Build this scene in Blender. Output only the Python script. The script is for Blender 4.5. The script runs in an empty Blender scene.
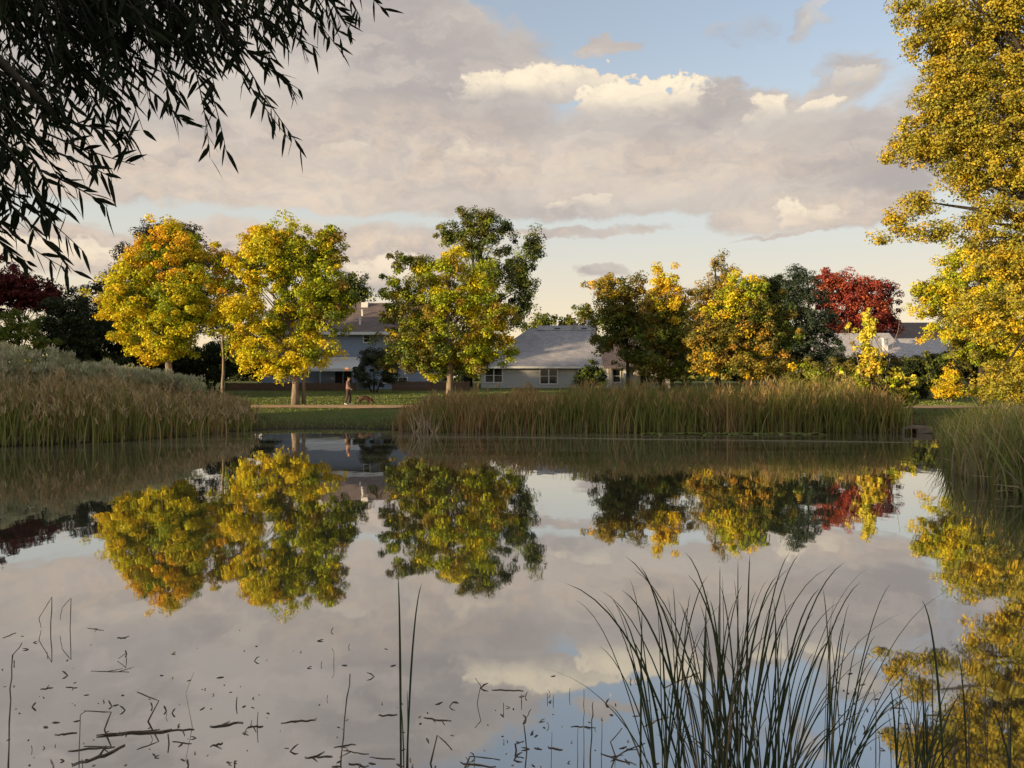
import bpy, math, random
import numpy as np
from mathutils import Vector
random.seed(7)
RNG = np.random.default_rng(11)
S = bpy.context.scene
COL = S.collection
F, HOR, CAMZ = 796.0, 378.0, 2.4
SUN_EL = math.radians(8.5)
SUN_H = Vector((-0.87, -0.49, 0)).normalized()            # horizontal direction towards the sun
SUN_DIR = Vector((SUN_H.x*math.cos(SUN_EL), SUN_H.y*math.cos(SUN_EL), math.sin(SUN_EL)))

def P(px, py, Y):
    return Vector(((px-512)/F*Y, Y, CAMZ-(py-HOR)/F*Y))
def W(px, py):                                             # point of the water surface
    Y = F*CAMZ/(py-HOR)
    return Vector(((px-512)/F*Y, Y, 0.0))

# ------------------------------------------------------------------ materials
MATS = {}
def mat(name, build):
    m = bpy.data.materials.new(name); m.use_nodes = True
    nt = m.node_tree; nt.nodes.clear()
    out = nt.nodes.new('ShaderNodeOutputMaterial')
    build(nt, out)
    MATS[name] = m
    return m
def nd(nt, t, **kw):
    n = nt.nodes.new(t)
    for k, v in kw.items():
        if k.startswith('i_'):
            n.inputs[k[2:].replace('_', ' ')].default_value = v
        else: setattr(n, k, v)
    return n
def leaf_material(name, transl=0.38, gloss=0.05, rough=0.45):
    def b(nt, out):
        a = nd(nt, 'ShaderNodeAttribute', attribute_name='tint')
        d = nd(nt, 'ShaderNodeBsdfDiffuse'); t = nd(nt, 'ShaderNodeBsdfTranslucent'); g = nd(nt, 'ShaderNodeBsdfGlossy')
        g.inputs['Roughness'].default_value = rough; g.inputs['Color'].default_value = (0.8, 0.8, 0.8, 1)
        L = nt.links.new
        L(a.outputs['Color'], d.inputs['Color']); L(a.outputs['Color'], t.inputs['Color'])
        m1 = nd(nt, 'ShaderNodeMixShader'); m1.inputs[0].default_value = transl
        L(d.outputs[0], m1.inputs[1]); L(t.outputs[0], m1.inputs[2])
        m2 = nd(nt, 'ShaderNodeMixShader'); m2.inputs[0].default_value = gloss
        L(m1.outputs[0], m2.inputs[1]); L(g.outputs[0], m2.inputs[2])
        L(m2.outputs[0], out.inputs[0])
    return mat(name, b)
def plain(name, col, rough=0.8, var=0.25, scale=3.0, stretch=(1, 1, 1), spec=0.3, bump=0.0, col2=None):
    def b(nt, out):
        L = nt.links.new
        p = nd(nt, 'ShaderNodeBsdfPrincipled'); p.inputs['Roughness'].default_value = rough
        p.inputs['Specular IOR Level'].default_value = spec
        tc = nd(nt, 'ShaderNodeTexCoord'); mp = nd(nt, 'ShaderNodeMapping'); mp.inputs['Scale'].default_value = stretch
        L(tc.outputs['Object'], mp.inputs[0])
        n = nd(nt, 'ShaderNodeTexNoise'); n.inputs['Scale'].default_value = scale; n.inputs['Detail'].default_value = 5
        L(mp.outputs[0], n.inputs['Vector'])
        r = nd(nt, 'ShaderNodeValToRGB')
        c2 = col2 or tuple(min(1, c*(1+var)) for c in col)
        r.color_ramp.elements[0].position = 0.3; r.color_ramp.elements[1].position = 0.7
        r.color_ramp.elements[0].color = (*[c*(1-var) for c in col], 1); r.color_ramp.elements[1].color = (*c2, 1)
        L(n.outputs['Fac'], r.inputs[0]); L(r.outputs[0], p.inputs['Base Color'])
        if bump:
            bp = nd(nt, 'ShaderNodeBump'); bp.inputs['Strength'].default_value = bump; bp.inputs['Distance'].default_value = 0.05
            L(n.outputs['Fac'], bp.inputs['Height']); L(bp.outputs[0], p.inputs['Normal'])
        L(p.outputs[0], out.inputs[0])
    return mat(name, b)
def shingles(name, c1, c2, c3):
    def b(nt, out):
        L = nt.links.new
        p = nd(nt, 'ShaderNodeBsdfPrincipled'); p.inputs['Roughness'].default_value = 0.9
        tc = nd(nt, 'ShaderNodeTexCoord')
        br = nd(nt, 'ShaderNodeTexBrick'); br.inputs['Scale'].default_value = 1.0
        br.inputs['Brick Width'].default_value = 0.45; br.inputs['Row Height'].default_value = 0.25; br.inputs['Mortar Size'].default_value = 0.02
        br.inputs['Color1'].default_value = (*c1, 1); br.inputs['Color2'].default_value = (*c2, 1); br.inputs['Mortar'].default_value = (*[c*0.4 for c in c1], 1)
        L(tc.outputs['Object'], br.inputs['Vector'])
        n = nd(nt, 'ShaderNodeTexNoise'); n.inputs['Scale'].default_value = 1.3; n.inputs['Detail'].default_value = 6
        L(tc.outputs['Object'], n.inputs['Vector'])
        mx = nd(nt, 'ShaderNodeMix', data_type='RGBA'); mx.inputs[7].default_value = (*c3, 1)
        r = nd(nt, 'ShaderNodeMapRange'); r.inputs[1].default_value = 0.4; r.inputs[2].default_value = 0.7; r.inputs[4].default_value = 0.7
        L(n.outputs['Fac'], r.inputs[0]); L(r.outputs[0], mx.inputs[0]); L(br.outputs['Color'], mx.inputs[6])
        L(mx.outputs[2], p.inputs['Base Color']); L(p.outputs[0], out.inputs[0])
    return mat(name, b)

LEAF = leaf_material('autumn_leaf', 0.20, 0.012)
NEEDLE = leaf_material('needle', 0.15, 0.02)
WILLOWL = leaf_material('willow_leaf', 0.12, 0.008, 0.5)
REED = leaf_material('reed_blade', 0.22, 0.03, 0.5)
BARK = plain('bark', (0.26, 0.20, 0.15), 0.95, 0.4, 7, (1, 1, 0.2), bump=0.6)
DARKBARK = plain('dark_bark', (0.05, 0.04, 0.03), 0.95, 0.4, 7, (1, 1, 0.2), bump=0.6)
DEADREED = plain('dead_reed', (0.14, 0.095, 0.062), 0.6, 0.6, 9)
PALEREED = plain('pale_reed', (0.42, 0.30, 0.18), 0.8, 0.4, 9)
SIDING_BLUE = plain('blue_siding', (0.25, 0.29, 0.37), 0.8, 0.08, 1.5, (1, 1, 6))
SIDING_GREY = plain('grey_siding', (0.44, 0.43, 0.42), 0.8, 0.08, 1.5, (1, 1, 6))
WHITE = plain('white_trim', (0.72, 0.70, 0.66), 0.6, 0.06)
BEIGE = plain('beige_wall', (0.42, 0.38, 0.33), 0.8, 0.1)
ROOF_BROWN = shingles('brown_shingles', (0.16, 0.115, 0.10), (0.22, 0.16, 0.14), (0.11, 0.08, 0.075))
ROOF_GREY = shingles('grey_shingles', (0.36, 0.34, 0.345), (0.50, 0.46, 0.46), (0.25, 0.24, 0.265))
ROOF_PALE = shingles('pale_shingles', (0.45, 0.42, 0.42), (0.56, 0.52, 0.51), (0.36, 0.33, 0.34))
FENCEW = plain('fence_wood', (0.15, 0.09, 0.06), 0.9, 0.35, 5, (8, 1, 0.5))
CONCRETE = plain('concrete', (0.22, 0.18, 0.14), 0.9, 0.25, 4, bump=0.3)
DARKHOLE = plain('dark_opening', (0.01, 0.01, 0.01), 0.9, 0.1)
def _glass(nt, out):
    p = nd(nt, 'ShaderNodeBsdfPrincipled'); p.inputs['Base Color'].default_value = (0.012, 0.013, 0.016, 1); p.inputs['Roughness'].default_value = 0.08
    p.inputs['Specular IOR Level'].default_value = 0.5
    nt.links.new(p.outputs[0], out.inputs[0])
GLASS = mat('window_glass', _glass)
def _orange_emit(nt, out):
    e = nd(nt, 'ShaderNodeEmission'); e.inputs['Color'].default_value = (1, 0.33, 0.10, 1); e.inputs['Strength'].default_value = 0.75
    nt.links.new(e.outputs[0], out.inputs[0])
ORANGE_EMIT = mat('orange_emit', _orange_emit)

def _ground(nt, out):
    L = nt.links.new
    p = nd(nt, 'ShaderNodeBsdfPrincipled'); p.inputs['Roughness'].default_value = 0.95; p.inputs['Specular IOR Level'].default_value = 0.1
    tc = nd(nt, 'ShaderNodeTexCoord')
    n = nd(nt, 'ShaderNodeTexNoise'); n.inputs['Scale'].default_value = 0.35; n.inputs['Detail'].default_value = 8; n.inputs['Roughness'].default_value = 0.7
    L(tc.outputs['Object'], n.inputs['Vector'])
    r = nd(nt, 'ShaderNodeValToRGB'); e = r.color_ramp.elements
    e[0].position = 0.35; e[0].color = (0.11, 0.16, 0.035, 1); e[1].position = 0.68; e[1].color = (0.22, 0.20, 0.07, 1)
    L(n.outputs['Fac'], r.inputs[0])
    n2 = nd(nt, 'ShaderNodeTexNoise'); n2.inputs['Scale'].default_value = 9; n2.inputs['Detail'].default_value = 4
    L(tc.outputs['Object'], n2.inputs['Vector'])
    sp = nd(nt, 'ShaderNodeSeparateXYZ'); L(tc.outputs['Object'], sp.inputs[0])
    mr = nd(nt, 'ShaderNodeMapRange'); mr.inputs[1].default_value = 0.02; mr.inputs[2].default_value = 0.35
    L(sp.outputs[2], mr.inputs[0])
    mud = nd(nt, 'ShaderNodeMix', data_type='RGBA'); mud.inputs[6].default_value = (0.06, 0.05, 0.03, 1)
    L(mr.outputs[0], mud.inputs[0]); L(r.outputs[0], mud.inputs[7])
    mul = nd(nt, 'ShaderNodeMix', data_type='RGBA', blend_type='MULTIPLY'); mul.inputs[0].default_value = 0.6
    L(mud.outputs[2], mul.inputs[6]); L(n2.outputs['Fac'], mul.inputs[7])
    L(mul.outputs[2], p.inputs['Base Color'])
    b = nd(nt, 'ShaderNodeBump'); b.inputs['Strength'].default_value = 0.8; b.inputs['Distance'].default_value = 0.08
    L(n2.outputs['Fac'], b.inputs['Height']); L(b.outputs[0], p.inputs['Normal'])
    L(p.outputs[0], out.inputs[0])
GROUND = mat('ground_grass', _ground)
PATHM = plain('path_gravel', (0.50, 0.31, 0.165), 0.95, 0.35, 1.2, bump=0.3)

def _water(nt, out):
    L = nt.links.new
    tc = nd(nt, 'ShaderNodeTexCoord')
    mp = nd(nt, 'ShaderNodeMapping'); mp.inputs['Scale'].default_value = (1.0, 0.5, 1)
    L(tc.outputs['Object'], mp.inputs[0])
    n = nd(nt, 'ShaderNodeTexNoise'); n.inputs['Scale'].default_value = 1.1; n.inputs['Detail'].default_value = 2.5
    L(mp.outputs[0], n.inputs['Vector'])
    b = nd(nt, 'ShaderNodeBump'); b.inputs['Strength'].default_value = 0.06; b.inputs['Distance'].default_value = 0.06
    L(n.outputs['Fac'], b.inputs['Height'])
    g = nd(nt, 'ShaderNodeBsdfGlossy'); g.inputs['Color'].default_value = (0.93, 0.93, 0.93, 1); g.inputs['Roughness'].default_value = 0.022
    L(b.outputs[0], g.inputs['Normal'])
    d = nd(nt, 'ShaderNodeBsdfDiffuse'); d.inputs['Color'].default_value = (0.05, 0.046, 0.03, 1)
    fr = nd(nt, 'ShaderNodeFresnel'); fr.inputs['IOR'].default_value = 1.9
    mr = nd(nt, 'ShaderNodeMapRange'); mr.inputs[1].default_value = 0.1; mr.inputs[2].default_value = 0.75; mr.inputs[3].default_value = 0.50; mr.inputs[4].default_value = 0.90
    L(fr.outputs[0], mr.inputs[0])
    # thin scum film lying in streaks towards the far bank
    n3 = nd(nt, 'ShaderNodeTexNoise'); n3.inputs['Scale'].default_value = 0.5; n3.inputs['Detail'].default_value = 6; n3.inputs['Roughness'].default_value = 0.65
    mp3 = nd(nt, 'ShaderNodeMapping'); mp3.inputs['Scale'].default_value = (0.22, 1.3, 1)
    L(tc.outputs['Object'], mp3.inputs[0]); L(mp3.outputs[0], n3.inputs['Vector'])
    sp = nd(nt, 'ShaderNodeSeparateXYZ'); L(tc.outputs['Object'], sp.inputs[0])
    fy = nd(nt, 'ShaderNodeMapRange'); fy.inputs[1].default_value = 19; fy.inputs[2].default_value = 30; L(sp.outputs[1], fy.inputs[0])
    fm = nd(nt, 'ShaderNodeMapRange'); fm.inputs[1].default_value = 0.40; fm.inputs[2].default_value = 0.72; L(n3.outputs['Fac'], fm.inputs[0])
    mu = nd(nt, 'ShaderNodeMath', operation='MULTIPLY'); L(fy.outputs[0], mu.inputs[0]); L(fm.outputs[0], mu.inputs[1])
    mu2 = nd(nt, 'ShaderNodeMath', operation='MULTIPLY'); L(mu.outputs[0], mu2.inputs[0]); mu2.inputs[1].default_value = 0.42
    ln = nd(nt, 'ShaderNodeMath', operation='MULTIPLY_ADD'); L(sp.outputs[0], ln.inputs[0]); ln.inputs[1].default_value = 0.17; L(sp.outputs[1], ln.inputs[2])
    ln1 = nd(nt, 'ShaderNodeMath', operation='MULTIPLY_ADD'); L(n3.outputs['Fac'], ln1.inputs[0]); ln1.inputs[1].default_value = 1.6; L(ln.outputs[0], ln1.inputs[2])
    ln2 = nd(nt, 'ShaderNodeMath', operation='SUBTRACT'); L(ln1.outputs[0], ln2.inputs[0]); ln2.inputs[1].default_value = 33.0
    ln3 = nd(nt, 'ShaderNodeMath', operation='ABSOLUTE'); L(ln2.outputs[0], ln3.inputs[0])
    ln4 = nd(nt, 'ShaderNodeMapRange'); ln4.interpolation_type = 'SMOOTHSTEP'; ln4.inputs[1].default_value = 0.12; ln4.inputs[2].default_value = 0.42; ln4.inputs[3].default_value = 0.75; ln4.inputs[4].default_value = 0.0; L(ln3.outputs[0], ln4.inputs[0])
    lx = nd(nt, 'ShaderNodeMapRange'); lx.inputs[1].default_value = -9; lx.inputs[2].default_value = 0; L(sp.outputs[0], lx.inputs[0])
    ln5 = nd(nt, 'ShaderNodeMath', operation='MULTIPLY'); L(ln4.outputs[0], ln5.inputs[0]); L(lx.outputs[0], ln5.inputs[1])
    mxx = nd(nt, 'ShaderNodeMath', operation='MAXIMUM'); L(mu2.outputs[0], mxx.inputs[0]); L(ln5.outputs[0], mxx.inputs[1]); mu2 = mxx
    sc = nd(nt, 'ShaderNodeBsdfDiffuse'); sc.inputs['Color'].default_value = (0.24, 0.20, 0.12, 1)
    m = nd(nt, 'ShaderNodeMixShader')
    L(mr.outputs[0], m.inputs[0]); L(d.outputs[0], m.inputs[1]); L(g.outputs[0], m.inputs[2])
    m2 = nd(nt, 'ShaderNodeMixShader'); L(mu2.outputs[0], m2.inputs[0]); L(m.outputs[0], m2.inputs[1]); L(sc.outputs[0], m2.inputs[2])
    L(m2.outputs[0], out.inputs[0])
WATER = mat('pond_water', _water)

# ------------------------------------------------------------------ object helpers
def tag(o, label=None, cat=None, group=None, kind=None):
    if label: o['label'] = label
    if cat: o['category'] = cat
    if group: o['group'] = group
    if kind: o['kind'] = kind
    return o
def empty(name, loc, label, cat, group=None):
    o = bpy.data.objects.new(name, None); COL.objects.link(o); o.location = loc
    o.empty_display_size = 0.3
    return tag(o, label, cat, group)
class MB:
    def __init__(s): s.v = []; s.f = []; s.c = []; s.m = []; s.mi = 0
    def add(s, vs, fs, col=(1, 1, 1)):
        k = len(s.v); s.v += [tuple(v) for v in vs]; s.f += [tuple(i+k for i in f) for f in fs]; s.c += [col]*len(vs)
        s.m += [s.mi]*len(fs)
    def box(s, x0, x1, y0, y1, z0, z1):
        s.add([(x0,y0,z0),(x1,y0,z0),(x1,y1,z0),(x0,y1,z0),(x0,y0,z1),(x1,y0,z1),(x1,y1,z1),(x0,y1,z1)],
              [(0,3,2,1),(4,5,6,7),(0,1,5,4),(1,2,6,5),(2,3,7,6),(3,0,4,7)])
    def slab(s, quad, t):                               # a flat quad given thickness downwards
        q = [Vector(p) for p in quad]; n = (q[1]-q[0]).cross(q[2]-q[0]).normalized()
        if n.z < 0: n = -n
        s.add(q+[p-n*t for p in q], [(0,1,2,3),(7,6,5,4),(0,4,5,1),(1,5,6,2),(2,6,7,3),(3,7,4,0)])
    def tube(s, pts, rad, n=6, cap=True):
        pts = [Vector(p) for p in pts]; k = len(s.v); rings = len(pts)
        for i, p in enumerate(pts):
            t = (pts[min(i+1, rings-1)]-pts[max(i-1, 0)])
            t = t.normalized() if t.length > 1e-9 else Vector((0,0,1))
            a = t.cross(Vector((0.3,0.95,0.1))); a = a.normalized() if a.length > 1e-6 else Vector((1,0,0)); b = t.cross(a)
            r = rad[i] if isinstance(rad, (list, tuple)) else rad
            for j in range(n):
                an = 2*math.pi*j/n
                s.v.append(tuple(p+a*(math.cos(an)*r)+b*(math.sin(an)*r))); s.c.append((1,1,1))
        for i in range(rings-1):
            for j in range(n):
                s.f.append((k+i*n+j, k+i*n+(j+1)%n, k+(i+1)*n+(j+1)%n, k+(i+1)*n+j)); s.m.append(s.mi)
        if cap:
            s.f.append(tuple(k+j for j in range(n))[::-1]); s.f.append(tuple(k+(rings-1)*n+j for j in range(n))); s.m += [s.mi]*2
    def ribbon(s, pts, widths, side, col, fold=0.25):
        """a leaf blade folded along its midrib; pts centre line, side = width direction"""
        k = len(s.v); n = len(pts); side = Vector(side).normalized()
        for i, p in enumerate(pts):
            p = Vector(p); t = (Vector(pts[min(i+1,n-1)])-Vector(pts[max(i-1,0)])).normalized()
            sd = (side-t*side.dot(t)); sd = sd.normalized() if sd.length > 1e-5 else Vector((1,0,0)); nn = t.cross(sd)
            w = widths[i]
            s.v += [tuple(p-sd*w+nn*(w*fold)), tuple(p), tuple(p+sd*w+nn*(w*fold))]; s.c += [col]*3
        for i in range(n-1):
            a = k+i*3
            s.f += [(a, a+1, a+4, a+3), (a+1, a+2, a+5, a+4)]; s.m += [s.mi]*2
    def build(s, name, m, parent=None, smooth=False, origin=None):
        me = bpy.data.meshes.new(name)
        v = np.array(s.v, dtype=np.float64)
        org = Vector(origin) if origin is not None else Vector((0,0,0))
        if len(v): v = v - np.array(org)
        me.from_pydata([tuple(x) for x in v], [], s.f)
        if isinstance(m, (list, tuple)):
            for q in m: me.materials.append(q)
            me.polygons.foreach_set('material_index', s.m)
        else: me.materials.append(m)
        at = me.attributes.new('tint', 'FLOAT_COLOR', 'POINT')
        c = np.ones((len(s.v), 4), dtype=np.float32)
        if s.c: c[:, :3] = np.array([q[:3] for q in s.c], dtype=np.float32)
        at.data.foreach_set('color', c.ravel())
        if smooth: me.polygons.foreach_set('use_smooth', [True]*len(me.polygons))
        me.update()
        o = bpy.data.objects.new(name, me); COL.objects.link(o)
        if parent is not None:
            o.parent = parent
            o.location = org - parent_world(parent)
        else: o.location = org
        return o
def parent_world(p):
    l = Vector(p.location)
    while p.parent: p = p.parent; l += Vector(p.location)
    return l
def poly_object(name, verts, nper, cols, material, parent=None):
    """verts (N*nper,3): N separate faces with nper corners; cols (N,3)"""
    me = bpy.data.meshes.new(name); N = len(verts)//nper
    if parent is not None: verts = verts-np.array(parent_world(parent))
    me.vertices.add(N*nper); me.vertices.foreach_set('co', verts.astype(np.float32).ravel())
    me.loops.add(N*nper); me.loops.foreach_set('vertex_index', np.arange(N*nper, dtype=np.int32))
    me.polygons.add(N); me.polygons.foreach_set('loop_start', np.arange(0, N*nper, nper, dtype=np.int32))
    try: me.polygons.foreach_set('loop_total', np.full(N, nper, dtype=np.int32))
    except Exception: pass
    at = me.attributes.new('tint', 'FLOAT_COLOR', 'POINT')
    c = np.ones((N*nper, 4), dtype=np.float32); c[:, :3] = np.repeat(cols, nper, axis=0)
    at.data.foreach_set('color', c.ravel())
    me.materials.append(material); me.update(calc_edges=True)
    o = bpy.data.objects.new(name, me); COL.objects.link(o)
    if parent is not None: o.parent = parent
    return o
def unit(a): return a/np.maximum(np.linalg.norm(a, axis=1, keepdims=True), 1e-9)
def leaf_quads(c, size, aspect=0.62, up=0.35, droop=None, outw=None):
    """rhombic leaves: centres c (N,3), sizes (N,)"""
    N = len(c)
    n = RNG.normal(size=(N, 3))*(1.0 if outw is None else 0.55)+np.array([0, 0, up])
    if outw is not None: n = n+outw
    n = unit(n)
    a = unit(np.cross(n, RNG.normal(size=(N, 3))))
    if droop is not None: a = unit(a*0.6+np.array(droop)[None]*1.0)
    b = unit(np.cross(n, a)); n2 = np.cross(a, b)
    L = size[:, None]
    v = np.empty((N, 4, 3))
    v[:, 0] = c-a*L*0.5; v[:, 1] = c+b*L*aspect*0.5-a*L*0.05+n2*L*0.12
    v[:, 2] = c+a*L*0.5; v[:, 3] = c-b*L*aspect*0.5-a*L*0.05+n2*L*0.12
    return v.reshape(-1, 3)

# ------------------------------------------------------------------ terrain
SHORE = [(-17.8,27.7),(-16.2,29.0),(-14.7,29.8),(-13.4,32.5),(-12.3,35.6),(-11,37.0),(-8,37.4),(-5.2,36.7),(-4.3,35.2),(0,34.9),(6,34.7),(12,34.9),(16.5,34.8),
         (18.3,34.2),(17.3,31.5),(14.5,26.5),(12.2,22),(11.0,19),(10.3,16.2),(10.2,13),(9.8,9),(8,5.2),(5,3.4),(2,3.0),(-2,2.9),(-6,3.2),(-11,5),(-17,9),(-21,15),(-22,21),(-20.5,25.5)]
SH = np.array(SHORE)
def sdf(x, y):
    x = np.asarray(x, float); y = np.asarray(y, float); sh = x.shape
    p = np.stack([x.ravel(), y.ravel()], 1)
    a = SH; b = np.roll(SH, -1, 0)
    d2 = np.full(len(p), 1e18); inside = np.zeros(len(p), bool)
    for i in range(len(a)):
        e = b[i]-a[i]; w = p-a[i]
        t = np.clip((w@e)/(e@e), 0, 1)
        q = w-t[:, None]*e
        d2 = np.minimum(d2, (q**2).sum(1))
        cond = (a[i, 1] > p[:, 1]) != (b[i, 1] > p[:, 1])
        with np.errstate(divide='ignore', invalid='ignore'):
            xi = (b[i, 0]-a[i, 0])*(p[:, 1]-a[i, 1])/(b[i, 1]-a[i, 1])+a[i, 0]
        inside ^= cond & (p[:, 0] < xi)
    d = np.sqrt(d2); d[inside] *= -1
    return d.reshape(sh)
def gz(x, y):
    x = np.asarray(x, float); y = np.asarray(y, float)
    d = sdf(x, y)
    out = np.minimum(0.7, 0.085*d+0.02)
    near = np.clip((10-y)/6, 0, 1)
    out = out*(1-near)+near*np.minimum(0.75, 0.22*d)
    z = np.where(d > 0, out, np.maximum(-0.9, 0.25*d))
    z = z+np.clip(y-51, 0, 40)*0.027
    return z
def gz1(x, y): return float(gz(np.array([x]), np.array([y]))[0])
xs = np.concatenate([np.linspace(-900, -80, 24), np.linspace(-76, -30, 30), np.linspace(-29, 29, 130), np.linspace(30, 76, 30), np.linspace(80, 900, 24)])
ys = np.concatenate([np.linspace(-300, -30, 14), np.linspace(-26, -1, 18), np.linspace(0, 56, 125), np.linspace(57, 100, 28), np.linspace(110, 1500, 26)])
X, Y = np.meshgrid(xs, ys)
Z = gz(X, Y)
mb = MB()
nx, ny = len(xs), len(ys)
mb.add(np.stack([X.ravel(), Y.ravel(), Z.ravel()], 1).tolist(), [(j*nx+i, j*nx+i+1, (j+1)*nx+i+1, (j+1)*nx+i) for j in range(ny-1) for i in range(nx-1)])
tag(mb.build('ground', GROUND, smooth=True), 'green and tan grassy ground rising gently away from the pond', kind='structure')
mb = MB(); mb.add([(-30, 0, 0), (24, 0, 0), (24, 42, 0), (-30, 42, 0)], [(0, 1, 2, 3)])
tag(mb.build('water', WATER), 'still pond water mirroring the trees and cloudy sky', kind='structure')
# path along the far bank
mb = MB()
N = 90
vs, fs = [], []
for i in range(N+1):
    x = -60+i*1.35
    yc = 47.9+0.25*math.sin(x*0.21)-0.9*max(0, (x+3)/30)
    for k, dy in enumerate((-2.7, -1.1, 0.6, 1.7)):
        wob = 0.12*math.sin(x*2.3+k) if k in (0, 3) else 0
        vs.append((x, yc+dy+wob, gz1(x, yc+dy)+(0.045 if k in (1, 2) else 0.028)))
for i in range(N):
    for k in range(3): fs.append((i*4+k, (i+1)*4+k, (i+1)*4+k+1, i*4+k+1))
mb.add(vs, fs); tag(mb.build('path', PATHM, smooth=True), 'tan gravel path running along the far bank', kind='structure')

# short grass on the far bank, as one uncountable stuff object
def blades(pts, h, wid, lean, cols, seg=2, tipcol=None):
    """vectorised grass blades: pts (N,3) h (N,) -> quads & returns verts, cols for nper=4 (seg quads each)"""
    N = len(pts); az = RNG.uniform(0, 2*math.pi, N)
    side = np.stack([np.cos(az), np.sin(az), np.zeros(N)], 1)
    la = RNG.uniform(0, 2*math.pi, N); lv = np.stack([np.cos(la), np.sin(la), np.zeros(N)], 1)*(lean*RNG.uniform(0.2, 1.3, N)*h)[:, None]
    up = np.array([0, 0, 1.0])
    def at(t): return pts+up*(h*t*(1-0.12*t*lean))[:, None]+lv*(t**2)[..., None] if np.ndim(t) else pts+up*(h*t)[:, None]+lv*(t*t)
    ts = np.linspace(0, 1, seg+1); V = []; C = []
    wf = lambda t: wid*(1.0-0.15*t if t < 0.5 else (1-t)*1.85)
    for i in range(seg):
        a, b = at(ts[i]), at(ts[i+1]); wa = np.maximum(wf(ts[i]), 0.0015)[:, None]; wb = np.maximum(wf(ts[i+1]), 0.0015)[:, None]
        V.append(np.stack([a-side*wa, a+side*wa, b+side*wb, b-side*wb], 1))
        C.append(cols)
    return np.concatenate(V).reshape(-1, 3), np.concatenate(C)
def pick(palette, N, jit=0.18):
    p = np.array(palette)[RNG.integers(0, len(palette), N)]
    return np.clip(p*RNG.uniform(1-jit, 1+jit, (N, 1))*RNG.uniform(1-jit/3, 1+jit/3, (N, 3)), 0, 1)
def noise2(x, y, s, seed=0):
    r = np.random.default_rng(seed); out = np.zeros_like(x)
    for k in range(5):
        a = r.uniform(0, 6.28); f = s*r.uniform(0.6, 2.2); out += np.sin((x*math.cos(a)+y*math.sin(a))*f+r.uniform(0, 6.28))
    return out/5
def scatter(x0, x1, y0, y1, n, dmin, dmax):
    x = RNG.uniform(x0, x1, n); y = RNG.uniform(y0, y1, n); d = sdf(x, y)
    k = (d > dmin) & (d < dmax); return x[k], y[k], d[k]
def on_path(x, y):
    yc = 47.9+0.25*np.sin(x*0.21)-0.9*np.maximum(0, (x+3)/30)
    return (y-yc < 1.55) & (y-yc > -2.5+0.35*np.sin(x*3.1))
x, y, d = scatter(-30, 30, 33, 70, 60000, 0.1, 60)
k = ~on_path(x, y); x, y = x[k], y[k]
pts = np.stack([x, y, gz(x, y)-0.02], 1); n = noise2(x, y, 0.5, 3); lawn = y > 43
h = np.where(y < 40.5, 0.22+0.16*n, 0.07)*RNG.uniform(0.6, 1.4, len(x))
col = pick([(0.15,0.17,0.04),(0.18,0.20,0.05),(0.24,0.21,0.07)], len(x)); col[lawn] = pick([(0.24,0.30,0.05),(0.20,0.27,0.045),(0.30,0.32,0.06)], lawn.sum()); dry = (n > 0.0) & (y < 43); col[dry] = pick([(0.24,0.18,0.09),(0.18,0.13,0.06)], dry.sum())  # greener lawn, its blades also brightened in colour for the sunlit band
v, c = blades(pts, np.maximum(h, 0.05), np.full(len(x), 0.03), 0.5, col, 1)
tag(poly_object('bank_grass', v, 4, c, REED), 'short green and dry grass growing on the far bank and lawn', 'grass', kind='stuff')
# ------------------------------------------------------------------ reed beds (uncountable stuff)
def reed_bed(name, label, n, x0, x1, y0, y1, d0, d1, hfun, pal, wid=0.022, lean=0.28, keep=None, deadbase=True, plume=None, tanp=None):
    x, y, d = scatter(x0, x1, y0, y1, n, d0, d1)
    if keep is not None: k = keep(x, y); x, y, d = x[k], y[k], d[k]
    h = hfun(x, y, d)*RNG.uniform(0.52, 1.06, len(x))*(1+0.30*noise2(x, y, 1.3, 5)+0.20*noise2(x, y, 4.5, 6))
    pts = np.stack([x, y, np.maximum(gz(x, y), -0.35)-0.03], 1)
    pn = noise2(x, y, 0.9, 9)
    col = np.where((pn+RNG.normal(0, 0.35, len(x)) > (0.1 if tanp is None else tanp(x)))[:, None], pick(pal[0], len(x)), pick(pal[1], len(x)))
    v, c = blades(pts, h, np.full(len(x), wid)*RNG.uniform(0.6, 1.2, len(x)), lean, col, 3)
    V, C = [v], [c]
    if deadbase:
        m = RNG.random(len(x)) < 0.30
        cc = pick([(0.26,0.19,0.11),(0.20,0.14,0.085),(0.32,0.24,0.15)], m.sum())
        v, c = blades(pts[m], h[m]*0.45, np.full(m.sum(), wid*0.9), 0.75, cc, 3); V.append(v); C.append(c)
    if plume is not None:
        m = RNG.random(len(x)) < plume[0]; q = pts[m]; hh = h[m]
        for _ in range(5):
            base = q.copy(); base[:, 2] += hh*RNG.uniform(0.8, 1.0, len(q)); base[:, :2] += RNG.normal(0, 0.05, (len(q), 2))
            v, c = blades(base, np.full(len(q), 0.28), np.full(len(q), 0.022), 0.9, pick(plume[1], len(q)), 2); V.append(v); C.append(c)
    return tag(poly_object(name, np.concatenate(V), 4, np.concatenate(C), REED), label, 'reeds', kind='stuff')
GRN = [(0.22,0.22,0.045),(0.18,0.20,0.04),(0.28,0.25,0.06)]
TAN = [(0.40,0.25,0.09),(0.32,0.19,0.07),(0.46,0.31,0.12)]
def edge(x, a, b): return np.clip((x-a)/(b-a), 0, 1)
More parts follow.
